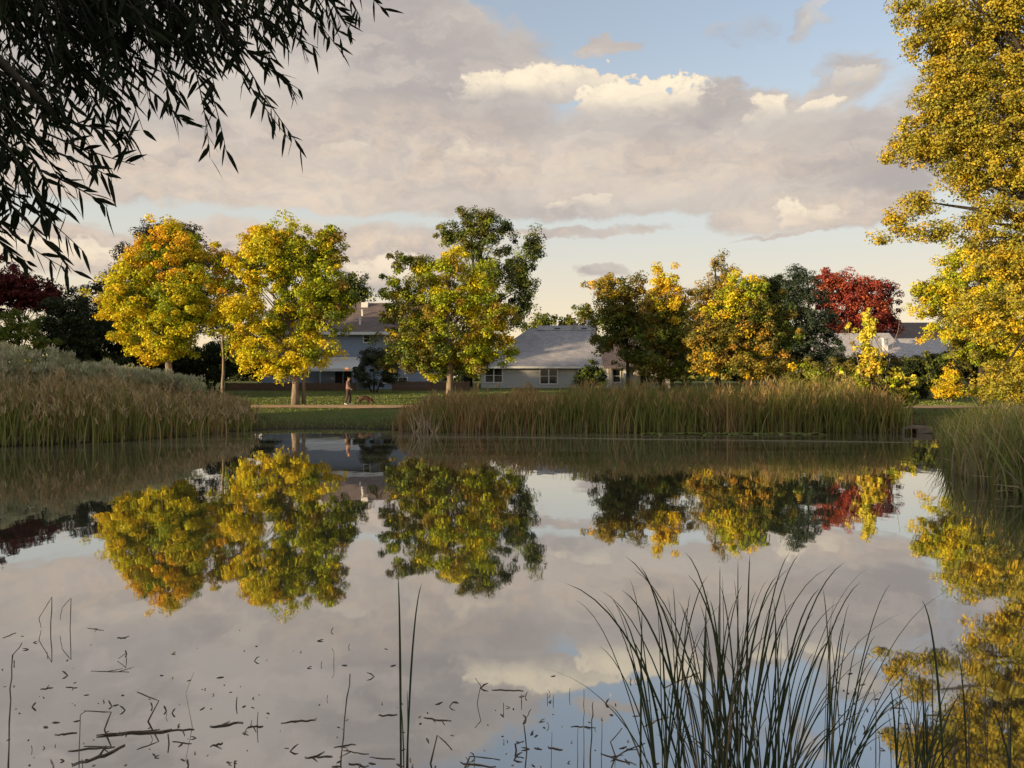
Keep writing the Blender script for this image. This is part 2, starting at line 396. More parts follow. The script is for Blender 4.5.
reed_bed('reed_bed', 'dense green and rusty tan cattail bed along the far bank in front of the houses', 30000, -6, 19, 33.8, 40, -0.2, 4.0,
         lambda x, y, d: (1.42+0.30*edge(x, -3, 3)+0.22*edge(x, 8, 14))*(0.55+0.45*edge(x, -5.4, -3.5))*(0.8+0.2*edge(18.2-x, 0, 1.5)), (GRN, TAN),
         keep=lambda x, y: (x > -5.2+RNG.normal(0, 0.25, len(x))) & (x < 17.3), plume=(0.05, TAN), tanp=lambda x: 0.35-0.85*edge(x, -2, 5), lean=0.36)
reed_bed('reed_bed', 'tall tan-topped reed bed on the left bank beside the water', 34000, -32, -10.6, 20, 43, -0.2, 6.5,
         lambda x, y, d: (2.05-1.15*edge(x/y, -0.50, -0.325))*(0.75+0.25*edge(d, 0, 1.5)), (GRN, TAN),
         keep=lambda x, y: (y > 21) & (y < 41) & (x/y+RNG.normal(0, 0.004, len(x)) < -0.327), tanp=lambda x: -0.25+0*x, plume=(0.22, [(0.50,0.35,0.17),(0.42,0.29,0.13),(0.36,0.27,0.13)]))
reed_bed('reed_bed', 'green cattail bed under the golden tree along the right bank', 22000, 9.5, 26, 11, 32.5, -0.25, 4.5,
         lambda x, y, d: (1.95-0.75*edge(y, 17, 28))*(0.85+0.15*edge(d, 0, 1)), ([(0.16,0.18,0.035),(0.20,0.20,0.04),(0.13,0.16,0.03)], [(0.26,0.25,0.07),(0.38,0.28,0.14),(0.30,0.25,0.09)]), wid=0.02, lean=0.5,
         keep=lambda x, y: y < 31.6)
# lily pads near the far bank
n = 420; x = RNG.uniform(5.5, 13.2, n); y = 34.35-np.abs(RNG.normal(0, 0.5, n)); r = RNG.uniform(0.06, 0.14, n)
mb = MB()
for i in range(n):
    g = pick([(0.26,0.28,0.07),(0.32,0.28,0.10),(0.20,0.24,0.06)], 1)[0]
    mb.add([(x[i]+r[i]*math.cos(a), y[i]+r[i]*math.sin(a), 0.008+0.045*(0.5+0.5*math.sin(a*1.0+i))) for a in np.linspace(0.2, 5.9, 7)], [tuple(range(7))], tuple(g))
tag(mb.build('lily_pads', REED), 'patch of small green lily pads floating before the cattails', 'lily pads', kind='stuff')

# ------------------------------------------------------------------ trees
def make_tree(name, label, cat, Yd, tpx, lobes, pal, leaf=0.165, dens=0.9, cl_r=0.47, per=80, gapthr=-1.0, trunk_r=0.22, bark=None, depth=0.9, group=None,
              material=None, aspect=0.62, lean=0.0, up=0.35, droop=None, base_off=0.0, limb_frac=0.08, shell=0.5, tpx_top=None, crown_name='crown', stems=1):
    """lobes: (px, py, rx_px, ry_px[, palette index or None[, depth offset m]]) measured on the photograph at distance Yd, built as real ellipsoids"""
    k = Yd/F
    bx = (tpx-512)*k; by = Yd+base_off; bz = gz1(bx, by)
    root = empty(name, (bx, by, bz-0.05), label, cat, group)
    cent = []; ccol = []; csz = []
    L3 = []
    for lb in lobes:
        px, py, rx, ry = lb[:4]; pi = lb[4] if len(lb) > 4 else None; dy = lb[5] if len(lb) > 5 else 0.0
        c = np.array([(px-512)*k, by+dy, CAMZ-(py-HOR)*k]); R = np.array([rx*k, max(rx, ry*0.7)*k*depth, ry*k])
        L3.append((c, R))
        area = (R[0]*R[2]+R[0]*R[1]+R[1]*R[2])*4.2
        n = max(4, int(dens*area/(cl_r*cl_r*2.1)))
        d = unit(RNG.normal(size=(n, 3))); rad = shell+(1-shell)*RNG.random(n)**0.6
        rad *= 1+0.18*np.sin(d[:, 0]*5+px)+0.16*np.sin(d[:, 2]*7+py)+0.16*(RNG.random(n) < 0.12)
        q = c+d*R*rad[:, None]*0.95
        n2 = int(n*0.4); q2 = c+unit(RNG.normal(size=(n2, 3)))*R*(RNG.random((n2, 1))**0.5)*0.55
        q = np.concatenate([q, q2])
        cent.append(q)
        pp = pal[pi] if pi is not None else pal[0]
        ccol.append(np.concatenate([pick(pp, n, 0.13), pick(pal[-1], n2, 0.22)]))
        csz.append(cl_r*RNG.uniform(0.55, 1.3, n+n2))
    keep = []
    for i, q in enumerate(cent):
        kk_ = np.ones(len(q), bool)
        for j, (c2, R2) in enumerate(L3):
            if j != i: kk_ &= ~((np.linalg.norm((q-c2)/R2, axis=1) < 0.5) & (RNG.random(len(q)) < 0.6))
        keep.append(kk_)
    keep = np.concatenate(keep)
    cent = np.concatenate(cent)[keep]; ccol = np.concatenate(ccol)[keep]; csz = np.concatenate(csz)[keep]
    zmin = bz+0.25
    fq = 2.6/max(1.0, cl_r*3.2); gap = np.sin(cent[:, 0]*fq+px)+np.sin(cent[:, 2]*fq*1.2+py)+np.sin(cent[:, 1]*fq+cent[:, 0]*0.7)
    ok = (cent[:, 2] > zmin) & ((gap > gapthr) | (RNG.random(len(cent)) < 0.15)); cent, ccol, csz = cent[ok], ccol[ok], csz[ok]
    m = len(cent)
    dirs = unit(RNG.normal(size=(m*per, 3))+np.array([0, 0, 0.25])).reshape(m, per, 3)
    off = dirs*(0.25+0.75*RNG.random((m, per, 1))**0.6)*np.array([1, 1, 0.72])*csz[:, None, None]
    outw = dirs.reshape(-1, 3)*1.1
    lc = (cent[:, None]+off).reshape(-1, 3)
    cc = np.repeat(ccol, per, axis=0)*RNG.uniform(0.90, 1.10, (m*per, 1))
    # a few leaves per clump have turned differently
    alt = RNG.random(m*per) < 0.02
    cc[alt] = pick(pal[0], alt.sum(), 0.3)
    sz = leaf*RNG.uniform(0.6, 1.3, m*per)
    v = leaf_quads(lc, sz, aspect, up, droop, outw)
    poly_object(crown_name, v, 4, np.clip(cc, 0, 1), material or LEAF, root)
    # trunk and limbs
    mb = MB()
    top = max((c[2]+R[2]*0.45) for c, R in L3)
    cx = np.mean([c[0] for c, R in L3])
    for s in range(stems):
        sx = bx+(s-(stems-1)/2)*trunk_r*2.4
        tp = []; tr = []
        for i in range(9):
            t = i/8
            tp.append((sx+(cx-bx)*t*t*0.8+0.10*math.sin(i*1.7+tpx+s)*t+lean*t+(s-(stems-1)/2)*1.3*t, by+0.08*math.sin(i*2.1+tpx), bz-0.1+(top-bz)*t))
            tr.append(trunk_r*(1.25 if i == 0 else 1.0-0.82*t))
        mb.tube(tp, tr, 9)
    idx = RNG.choice(m, max(6, int(m*limb_frac)), replace=False)
    for j in idx[:60]:
        e = cent[j]
        t0 = min(0.92, max(0.30, (e[2]-bz)/(top-bz)*0.62+RNG.uniform(-0.05, 0.03)))
        i0 = t0*8; a = int(i0); fr = i0-a; a = min(a, 7)
        st = Vector(tp[a])*(1-fr)+Vector(tp[a+1])*fr
        ev = Vector(e); mid = st.lerp(ev, 0.5)+Vector((RNG.normal(0, 0.15), RNG.normal(0, 0.15), 0.06*(ev-st).length))
        r0 = max(0.02, trunk_r*(1-0.82*t0)*RNG.uniform(0.22, 0.45))
        mb.tube([st, mid, ev], [r0, r0*0.6, 0.012], 4, False)
    mb.build('trunk', bark or BARK, root, smooth=True, origin=root.location)
    return root

YEL = [(0.76,0.61,0.03),(0.68,0.58,0.03),(0.78,0.58,0.03),(0.60,0.56,0.035)]
GOLD = [(0.78,0.54,0.03),(0.78,0.50,0.03),(0.74,0.46,0.035)]
YG = [(0.46,0.48,0.03),(0.36,0.41,0.03),(0.58,0.54,0.03),(0.30,0.35,0.03)]
GREEN = [(0.15,0.19,0.035),(0.12,0.16,0.03),(0.19,0.21,0.035)]
DGREEN = [(0.045,0.06,0.025),(0.055,0.065,0.025),(0.035,0.05,0.022)]
OLIVE = [(0.19,0.17,0.04),(0.23,0.19,0.04),(0.15,0.145,0.035)]
BRONZE = [(0.42,0.28,0.045),(0.34,0.25,0.04),(0.48,0.28,0.045)]
RED = [(0.40,0.085,0.05),(0.33,0.065,0.045),(0.46,0.12,0.055)]
DRED = [(0.13,0.03,0.028),(0.10,0.02,0.02),(0.16,0.03,0.025)]
SILV = [(0.48,0.45,0.28),(0.38,0.38,0.21),(0.54,0.50,0.33)]

# the two big maples and the younger one between them
make_tree('maple_tree', 'golden yellow maple with the rounded crown furthest left on the far bank', 'tree', 50, 170,
    [(160,258,36,32,1),(150,239,11,14,1),(172,234,10,12,0),(190,248,11,15,2),(128,268,12,16,0),(104,282,8,9,0),(118,312,16,12,0),(165,350,22,14,0),(132,290,34,26,0),(175,300,44,40,2),(140,330,34,24,0),(172,335,30,24,2),(188,322,22,28,2),(194,275,17,30,0),(110,295,12,14,0),(155,356,16,8,1),(182,245,18,14,1)],
    [YEL, GOLD, YG+YEL[:1], YG+GREEN[:1]], trunk_r=0.25, group='maples on the far bank')
make_tree('young_maple', 'slender green-yellow maple with a thin trunk between the two big golden maples', 'tree', 55, 223,
    [(222,318,22,32,0),(215,290,18,22,0),(235,340,16,18,0)], [YG+GREEN], trunk_r=0.13, group='maples on the far bank')
make_tree('maple_tree', 'largest golden maple with a stout pale trunk beside the gravel path', 'tree', 50, 294,
    [(250,262,36,38,0),(245,238,12,14,1),(268,236,9,13,0),(300,238,11,14,2),(218,262,10,14,1),(214,288,8,10,0),(285,258,34,36,2),(240,310,30,38,0),(268,335,44,38,0),(305,300,38,46,3),(290,243,18,16,0),(284,368,20,12,0),(246,352,14,14,0),(262,238,24,12,1),(318,255,20,30,2),(232,285,24,26,1),(305,352,30,20,0)],
    [YEL, GOLD, YG+YEL[:1], YG+GREEN[:1]], trunk_r=0.235, group='maples on the far bank', base_off=0.4)
make_tree('maple_tree', 'thinner green-gold maple whose lit trunk stands right behind the stout trunk', 'tree', 50.7, 303.6,
    [(330,250,15,26,0),(325,300,24,28,0),(342,325,12,16,1),(330,235,11,12,0),(348,300,10,14,1)], [YG+BRONZE, YG+GREEN], trunk_r=0.11, group='maples on the far bank')
make_tree('pine_tree', 'dark brownish pine rising behind the furthest left golden maple', 'tree', 66, 160,
    [(165,236,36,16),(130,262,14,22),(190,260,24,26),(112,300,18,26),(150,300,50,50),(200,300,30,40)], [[(0.07,0.06,0.03),(0.09,0.065,0.035),(0.05,0.05,0.025)]], leaf=0.30, aspect=0.3, cl_r=0.6, per=50, material=NEEDLE, bark=DARKBARK)
make_tree('shade_tree', 'dark green tree showing over the brown roof of the two-storey house', 'tree', 96, 352,
    [(352,282,18,15),(340,300,22,20),(362,295,12,12)], [GREEN+DGREEN], leaf=0.3, cl_r=0.8, per=45, bark=DARKBARK)
# centre
make_tree('ash_tree', 'broad olive-green and gold ash tree in front of the gap between the houses', 'tree', 52, 450,
    [(400,290,20,36,1),(408,330,28,36,1),(440,300,38,44,2),(470,310,36,48,2),(432,345,42,32,1),(480,345,34,30,2),(420,270,16,18,1),(470,285,22,22,0),(500,325,18,26,2),(450,362,40,16,1),(455,258,13,16,3),(447,275,20,18,2),(402,362,22,14,1),(440,352,12,10,0),(432,376,8,6,0)],
    [YG+YEL[:1], GREEN+YG[3:4]+OLIVE, YG+YG+BRONZE[:2]+OLIVE[:1], YEL], trunk_r=0.26)  # sun on the top centre is put into the yellower palette there
make_tree('cottonwood_tree', 'tall dark green cottonwood towering behind the olive-gold ash', 'tree', 81, 468,
    [(462,240,18,24,1),(482,232,13,24,1),(500,245,12,30,0),(518,268,18,36,0),(534,248,10,20,0),(495,285,26,40,0),(512,312,16,24,0),(446,236,10,14,1),(466,216,10,9,1),(488,218,9,11,1),(526,300,9,18,0),(508,228,8,12,1)],
    [GREEN+DGREEN, GREEN+OLIVE+YG[3:4]], leaf=0.22, cl_r=0.7, per=80, trunk_r=0.4, bark=DARKBARK)  # sunlight on the left and top lobes is put into their leaf colour
for px, lobes, lab in ((545, [(545,322,14,9),(535,328,12,8)], 'small distant olive tree just right of the tall cottonwood, over the grey roof'),
                       (568, [(568,324,12,8),(558,328,10,6)], 'small distant green tree over the middle of the grey roof'),
                       (590, [(590,320,18,14),(582,312,10,8)], 'distant tree at the right end of the grey roof')):
    make_tree('distant_tree', lab, 'tree', 130, px, lobes, [OLIVE+GREEN], leaf=0.45, cl_r=0.9, per=30, bark=DARKBARK, group='trees far behind the houses')
x = RNG.uniform(-190, 190, 5200); y = RNG.uniform(150, 185, 5200)
top = 5.0+2.6*noise2(x, y*0.3, 0.12, 21)+RNG.normal(0, 0.5, len(x)); zc = 1.5+RNG.random(len(x))**0.6*np.maximum(top, 1.5)
lc = (np.stack([x, y, zc], 1)[:, None]+RNG.normal(size=(5200, 14, 3))*0.8).reshape(-1, 3)
tag(poly_object('far_wood', leaf_quads(lc, 1.0*RNG.uniform(0.6, 1.3, len(lc))), 4, pick(OLIVE+GREEN+DGREEN, len(lc)), LEAF), 'far-off belt of dark green trees closing the horizon behind the houses', 'wood', kind='stuff')
# right of the grey roof
make_tree('locust_tree', 'yellow-topped locust tree leaning over the right end of the grey roof', 'tree', 62, 628,
    [(603,288,17,18,0),(615,312,26,24,1),(606,340,20,12,1),(634,330,22,30,1),(622,292,12,18,1),(640,360,22,14,1),(636,296,14,20,2)], [BRONZE+GOLD, OLIVE+GREEN, BRONZE+OLIVE], leaf=0.17, cl_r=0.5, per=80, dens=1.0, trunk_r=0.16, bark=DARKBARK)
make_tree('locust_tree', 'golden-topped tree with dark lower crown between the locust and the brown conifer', 'tree', 60, 662,
    [(665,285,18,18,0),(668,305,24,22,0),(655,335,26,30,1),(678,345,26,30,1),(650,310,14,18,2),(685,310,12,18,2),(662,368,28,14,1)], [GOLD+YEL, OLIVE+GREEN, BRONZE+OLIVE], leaf=0.17, cl_r=0.5, per=80, trunk_r=0.2, bark=DARKBARK)
make_tree('dark_tree', 'broad dark green tree behind the two golden-topped trees, right of the grey roof', 'tree', 90, 655,
    [(640,330,26,24),(670,320,26,28),(695,335,24,34),(640,358,34,20),(680,360,34,20)], [DGREEN+OLIVE+GREEN], leaf=0.3, cl_r=0.75, bark=DARKBARK)
make_tree('dark_tree', 'dark olive tree behind the lime-gold tree, left of the spruce', 'tree', 88, 745,
    [(735,320,28,34),(770,320,26,34),(750,355,50,24),(790,350,30,26)], [DGREEN+OLIVE], leaf=0.3, cl_r=0.75, bark=DARKBARK)
make_tree('pine_tree', 'tall pointed bronze-green conifer behind the lime-gold rounded tree', 'tree', 68, 718,
    [(716,266,10,12),(712,285,18,16),(718,305,26,20),(700,320,20,18),(715,340,32,24),(700,300,12,12),(728,280,12,14)], [BRONZE+OLIVE], leaf=0.26, aspect=0.35, cl_r=0.55, per=45, material=NEEDLE, trunk_r=0.25, bark=DARKBARK)
make_tree('pear_tree', 'rounded lime and gold tree lit bright at its top, nearest behind the cattails', 'tree', 54, 748,
    [(745,292,22,18,0),(725,310,24,18,0),(758,312,32,26,2),(735,330,32,24,1),(715,350,28,26,1),(770,340,26,34,2),(740,362,44,20,1),(700,340,14,16,1),(778,310,16,24,2)], [YEL+YG, BRONZE+GOLD[:1]+OLIVE, GREEN+OLIVE+BRONZE[:1]], trunk_r=0.22, bark=DARKBARK)
make_tree('spruce_tree', 'dense blue-green spruce beside the red maple', 'tree', 66, 808,
    [(800,275,12,12),(803,292,20,18),(806,312,28,20),(808,335,34,22),(810,356,36,18),(828,345,14,16),(790,290,12,16),(818,296,12,14)], [[(0.05,0.075,0.045),(0.06,0.08,0.05),(0.045,0.065,0.035)], ], leaf=0.24, aspect=0.35, cl_r=0.5, per=50, material=NEEDLE, bark=DARKBARK)
make_tree('dark_tree', 'dark olive tree filling the gap between the lime-gold tree and the spruce', 'tree', 72, 778,
    [(772,288,18,14),(782,305,18,22),(765,300,18,18),(785,340,26,36)], [DGREEN+OLIVE], leaf=0.22, cl_r=0.55, bark=DARKBARK)
make_tree('red_maple', 'crimson maple rising above the pale roof on the right', 'tree', 92, 858,
    [(826,282,16,13,0),(822,300,14,14,0),(850,288,22,18,0),(845,312,24,20,0),(868,300,22,24,0),(882,305,18,26,1),(872,325,28,14,1),(893,318,10,14,1),(838,330,20,12,0)], [RED, DRED+RED[1:2]], leaf=0.24, cl_r=0.7, per=80, trunk_r=0.3, bark=DARKBARK)
# yellow sapling just behind the reeds
make_tree('cottonwood_sapling', 'bright yellow upright sapling rising out of the right end of the cattails', 'tree', 40.5, 874,
    [(868,322,5,13,0),(866,345,7,14,0),(871,335,5,12,0),(856,340,6,9,0),(849,331,4,8,0),(872,365,14,16,1),(880,380,22,14,2),(895,375,8,9,0),(900,388,10,9,0),(850,385,14,9,2),(862,398,26,14,2),(888,400,24,12,2),(912,378,5,6,0),(845,376,6,6,0),(866,318,4,5,0)],
    [[(0.80,0.70,0.09),(0.76,0.64,0.07)], [(0.80,0.66,0.07),(0.78,0.54,0.05)], YG+OLIVE], leaf=0.17, cl_r=0.24, per=22, dens=0.9, trunk_r=0.04, stems=3, limb_frac=0.1)
make_tree('orange_bush', 'small orange-gold bush at the foot of the right lawn', 'bush', 54, 948,
    [(950,378,11,14,0),(945,392,16,12,0),(956,388,10,12,0)], [GOLD+YEL], leaf=0.13, cl_r=0.3, per=40, trunk_r=0.05, stems=3)
make_tree('dark_bush', 'dark green bush between the yellow sapling and the orange bush', 'bush', 58, 922,
    [(915,378,20,22),(935,375,20,26),(920,360,16,10),(900,390,16,14)], [DGREEN+GREEN], leaf=0.16, cl_r=0.4, trunk_r=0.07, stems=3, bark=DARKBARK)
make_tree('dark_bush', 'dark olive bush right behind the yellow sapling, below the pale roof', 'bush', 62, 872,
    [(862,370,22,14),(885,372,22,14),(845,368,16,12),(905,376,14,12)], [DGREEN+OLIVE], leaf=0.17, cl_r=0.42, trunk_r=0.07, stems=3, bark=DARKBARK)
make_tree('olive_hedge', 'low rounded olive bush behind the cattails under the spruce', 'bush', 52, 828,
    [(812,378,22,16),(835,372,20,16),(795,385,16,12),(850,385,14,14)], [OLIVE+YG[3:4]], leaf=0.14, cl_r=0.35, trunk_r=0.06, stems=3, bark=DARKBARK)
make_tree('yellow_bush', 'pale yellow-green bush low at the right edge beyond the reeds', 'bush', 44, 1002,
    [(990,392,18,8),(1010,390,18,10),(1024,388,20,14)], [YEL+YG], leaf=0.12, cl_r=0.3, trunk_r=0.05, stems=3)
make_tree('dark_bush', 'dark bush at the right edge behind the golden tree trunk', 'bush', 64, 985,
    [(965,365,22,26),(1000,365,26,30),(1030,360,30,30)], [DGREEN+OLIVE], leaf=0.2, cl_r=0.5, trunk_r=0.1, stems=3, bark=DARKBARK)
make_tree('golden_tree', 'golden tree with a plain dark trunk on the right lawn below the large cottonwood', 'tree', 47, 982,
    [(955,285,30,32,0),(985,280,40,40,0),(935,300,22,24,1),(960,325,34,26,1),(1000,330,44,36,1),(1040,300,46,56,0),(925,290,14,18,2),(975,350,26,14,2),(1010,355,30,16,0)],
    [YEL+YG, YEL+YG[:1]+GOLD[:1], YG+OLIVE], leaf=0.135, cl_r=0.40, per=75, trunk_r=0.2, bark=DARKBARK)
# the large cottonwood at the right edge (trunk just outside the picture)
AUT = [(0.50,0.40,0.05),(0.40,0.34,0.05),(0.30,0.28,0.045),(0.56,0.42,0.045)]
make_tree('cottonwood_tree', 'huge yellow-green cottonwood filling the upper right edge, one limb reaching left over the pond', 'tree', 28, 1105,
    [(935,20,38,36,0),(970,60,50,48,0),(940,80,24,24,0),(1000,10,50,44,0),(925,150,34,24,0),(960,130,44,40,0),(1010,110,54,60,0),(975,175,38,26,0),
     (905,150,20,12,0),(890,158,9,6,0),(915,120,18,14,0),(930,110,26,22,0),(895,218,16,9,0),(880,238,9,5,0),(920,205,22,14,0),(935,232,26,10,0),(905,232,14,8,0),(990,225,36,30,0),(1030,190,50,60,0),(1060,60,70,80,0),(1000,262,30,24,1),(1040,270,50,50,0),(1060,340,50,40,0),
     (985,320,36,34,1),(1010,380,40,26,0),(1000,150,60,50,0),(955,100,36,40,0),(950,40,34,34,0),(940,-40,46,40,0),(1010,-60,60,60,0),(1090,-40,90,90,0),(1060,-150,80,80,0),(1140,100,90,110,0),(1150,240,80,100,0),(910,8,16,16,0),(918,45,12,14,0)],
    [AUT, GOLD[:1]+AUT], leaf=0.10, cl_r=0.33, per=68, gapthr=-2.2, dens=1.1, bark=DARKBARK, trunk_r=0.5, depth=0.6, limb_frac=0.015, shell=0.4)
# left background
make_tree('burgundy_tree', 'dark burgundy plum tree at the far left edge', 'tree', 60, 18,
    [(10,290,30,26),(35,295,26,20),(-20,290,30,30),(58,305,14,12)], [DRED], leaf=0.2, cl_r=0.5, bark=DARKBARK)
make_tree('juniper_tree', 'tall dark green juniper to the right of the burgundy tree', 'tree', 58, 78,
    [(75,320,30,34),(60,335,30,30),(95,330,26,34),(85,355,34,20)], [DGREEN], leaf=0.2, aspect=0.4, cl_r=0.5, material=NEEDLE, bark=DARKBARK)
make_tree('juniper_tree', 'dark broad juniper standing left of and behind the furthest left maple', 'tree', 62, 118,
    [(112,320,26,30),(130,345,40,28),(100,345,30,26),(160,355,36,18),(120,302,14,14)], [DGREEN], leaf=0.2, aspect=0.4, cl_r=0.5, material=NEEDLE, bark=DARKBARK)
make_tree('rounded_shrub', 'mid-green rounded shrub under the burgundy tree at the left edge', 'bush', 54, 22,
    [(18,330,22,24),(5,345,24,18),(35,345,18,14)], [GREEN], leaf=0.16, cl_r=0.4, trunk_r=0.08, stems=3, bark=DARKBARK)
make_tree('dark_hedge', 'low dark hedge shrub behind the two golden maples', 'bush', 64, 215,
    [(200,365,30,18),(230,358,28,22),(255,368,20,14),(175,362,26,20)], [DGREEN], leaf=0.18, cl_r=0.45, trunk_r=0.08, stems=3, bark=DARKBARK)
make_tree('lilac_bush', 'large dark grey-green bush against the blue house beside the porch', 'bush', 68, 374,
    [(374,368,18,18),(366,376,14,14),(386,374,14,14),(375,356,10,8)], [[(0.075,0.085,0.045),(0.09,0.095,0.05),(0.06,0.07,0.04)]], leaf=0.16, cl_r=0.4, trunk_r=0.07, stems=3, bark=DARKBARK)
make_tree('corner_bush', 'dark bush against the wall at the right corner of the grey house', 'bush', 74, 590,
    [(590,373,10,11),(585,380,11,9),(597,380,10,9)], [DGREEN+GREEN], leaf=0.2, cl_r=0.45, trunk_r=0.06, stems=2, bark=DARKBARK)
for i, (px, py, rx, ry, Yd, lab) in enumerate(((8,362,34,18,34,'silvery willow shrub at the very left edge above the tan reeds'), (52,362,30,15,34.5,'silvery willow shrub second from the left edge above the tan reeds'),
        (95,370,28,12,36,'silvery willow shrub in the middle of the row above the tan reeds'), (135,376,28,10,38,'low silvery willow shrub below the furthest left maple trunk'), (178,382,26,8,39.5,'lowest silvery willow shrub at the right end of the row'))):
    make_tree('willow_shrub', lab, 'bush', Yd, px, [(px,py,rx,ry),(px-rx*0.4,py+ry*0.6,rx*0.7,ry*0.9),(px+rx*0.4,py+ry*0.6,rx*0.7,ry*0.9)], [SILV], leaf=0.17, aspect=0.16, cl_r=0.26, per=60, trunk_r=0.03, stems=3,
              droop=(0, 0, 1.0), group='silvery shrubs behind the left reeds', bark=DARKBARK)

# unseen trees added on the left and near bank to block the low sun
def shade_tree(x, y, H, R, lab, low=0.3):
    Yd = 50.0; root = empty('shading_tree', (x, y, gz1(x, y)-0.05), lab, 'tree', 'unseen trees added on the left bank for shade')
    n = int(70*R); d = unit(RNG.normal(size=(n, 3))); rad = 0.45+0.55*RNG.random(n)
    c = np.array([x, y, low*H+(1-low)*H/2])+d*np.array([R, R, (1-low)*H/2])*rad[:, None]
    lc = (c[:, None]+RNG.normal(size=(n, 45, 3))*0.55).reshape(-1, 3); lc = lc[lc[:, 2] > 0.8]
    poly_object('crown', leaf_quads(lc, 0.34*RNG.uniform(0.7, 1.3, len(lc))), 4, pick(GREEN+OLIVE, len(lc)), LEAF, root)
    mb = MB(); mb.tube([(x, y, gz1(x, y)-0.1), (x+0.1, y, H*0.4), (x, y+0.1, H*0.8)], [0.3, 0.22, 0.06], 8)
    for _ in range(10):
        j = RNG.integers(0, n); mb.tube([(x+0.05, y, H*0.35+RNG.random()*H*0.2), tuple(c[j])], [0.08, 0.02], 4, False)
    mb.build('trunk', DARKBARK, root, smooth=True, origin=root.location)
for i, (x, y, H, R) in enumerate(((-43,16.5,11.8,4.5),(-45,9,12.4,5),(-43,2,12.2,5),(-45,-5,12.2,5),(-42,-12,12,5),(-45,-19,12,5),(-43,-26,12.5,5),(-40,-33,13,5),(-36,-40,13,5),(-36,5,9,4),(-53,13,12,5),(-52,3,12.2,5),(-52,-12,12.2,5.5),(-48,47.5,14,4.5),(-49,55,14.5,5),(-50,63,14,5),(-64,44,13,4.5))):
    shade_tree(x, y, H, R, 'broad green unseen tree added on the left bank to cast shade', 0.06)

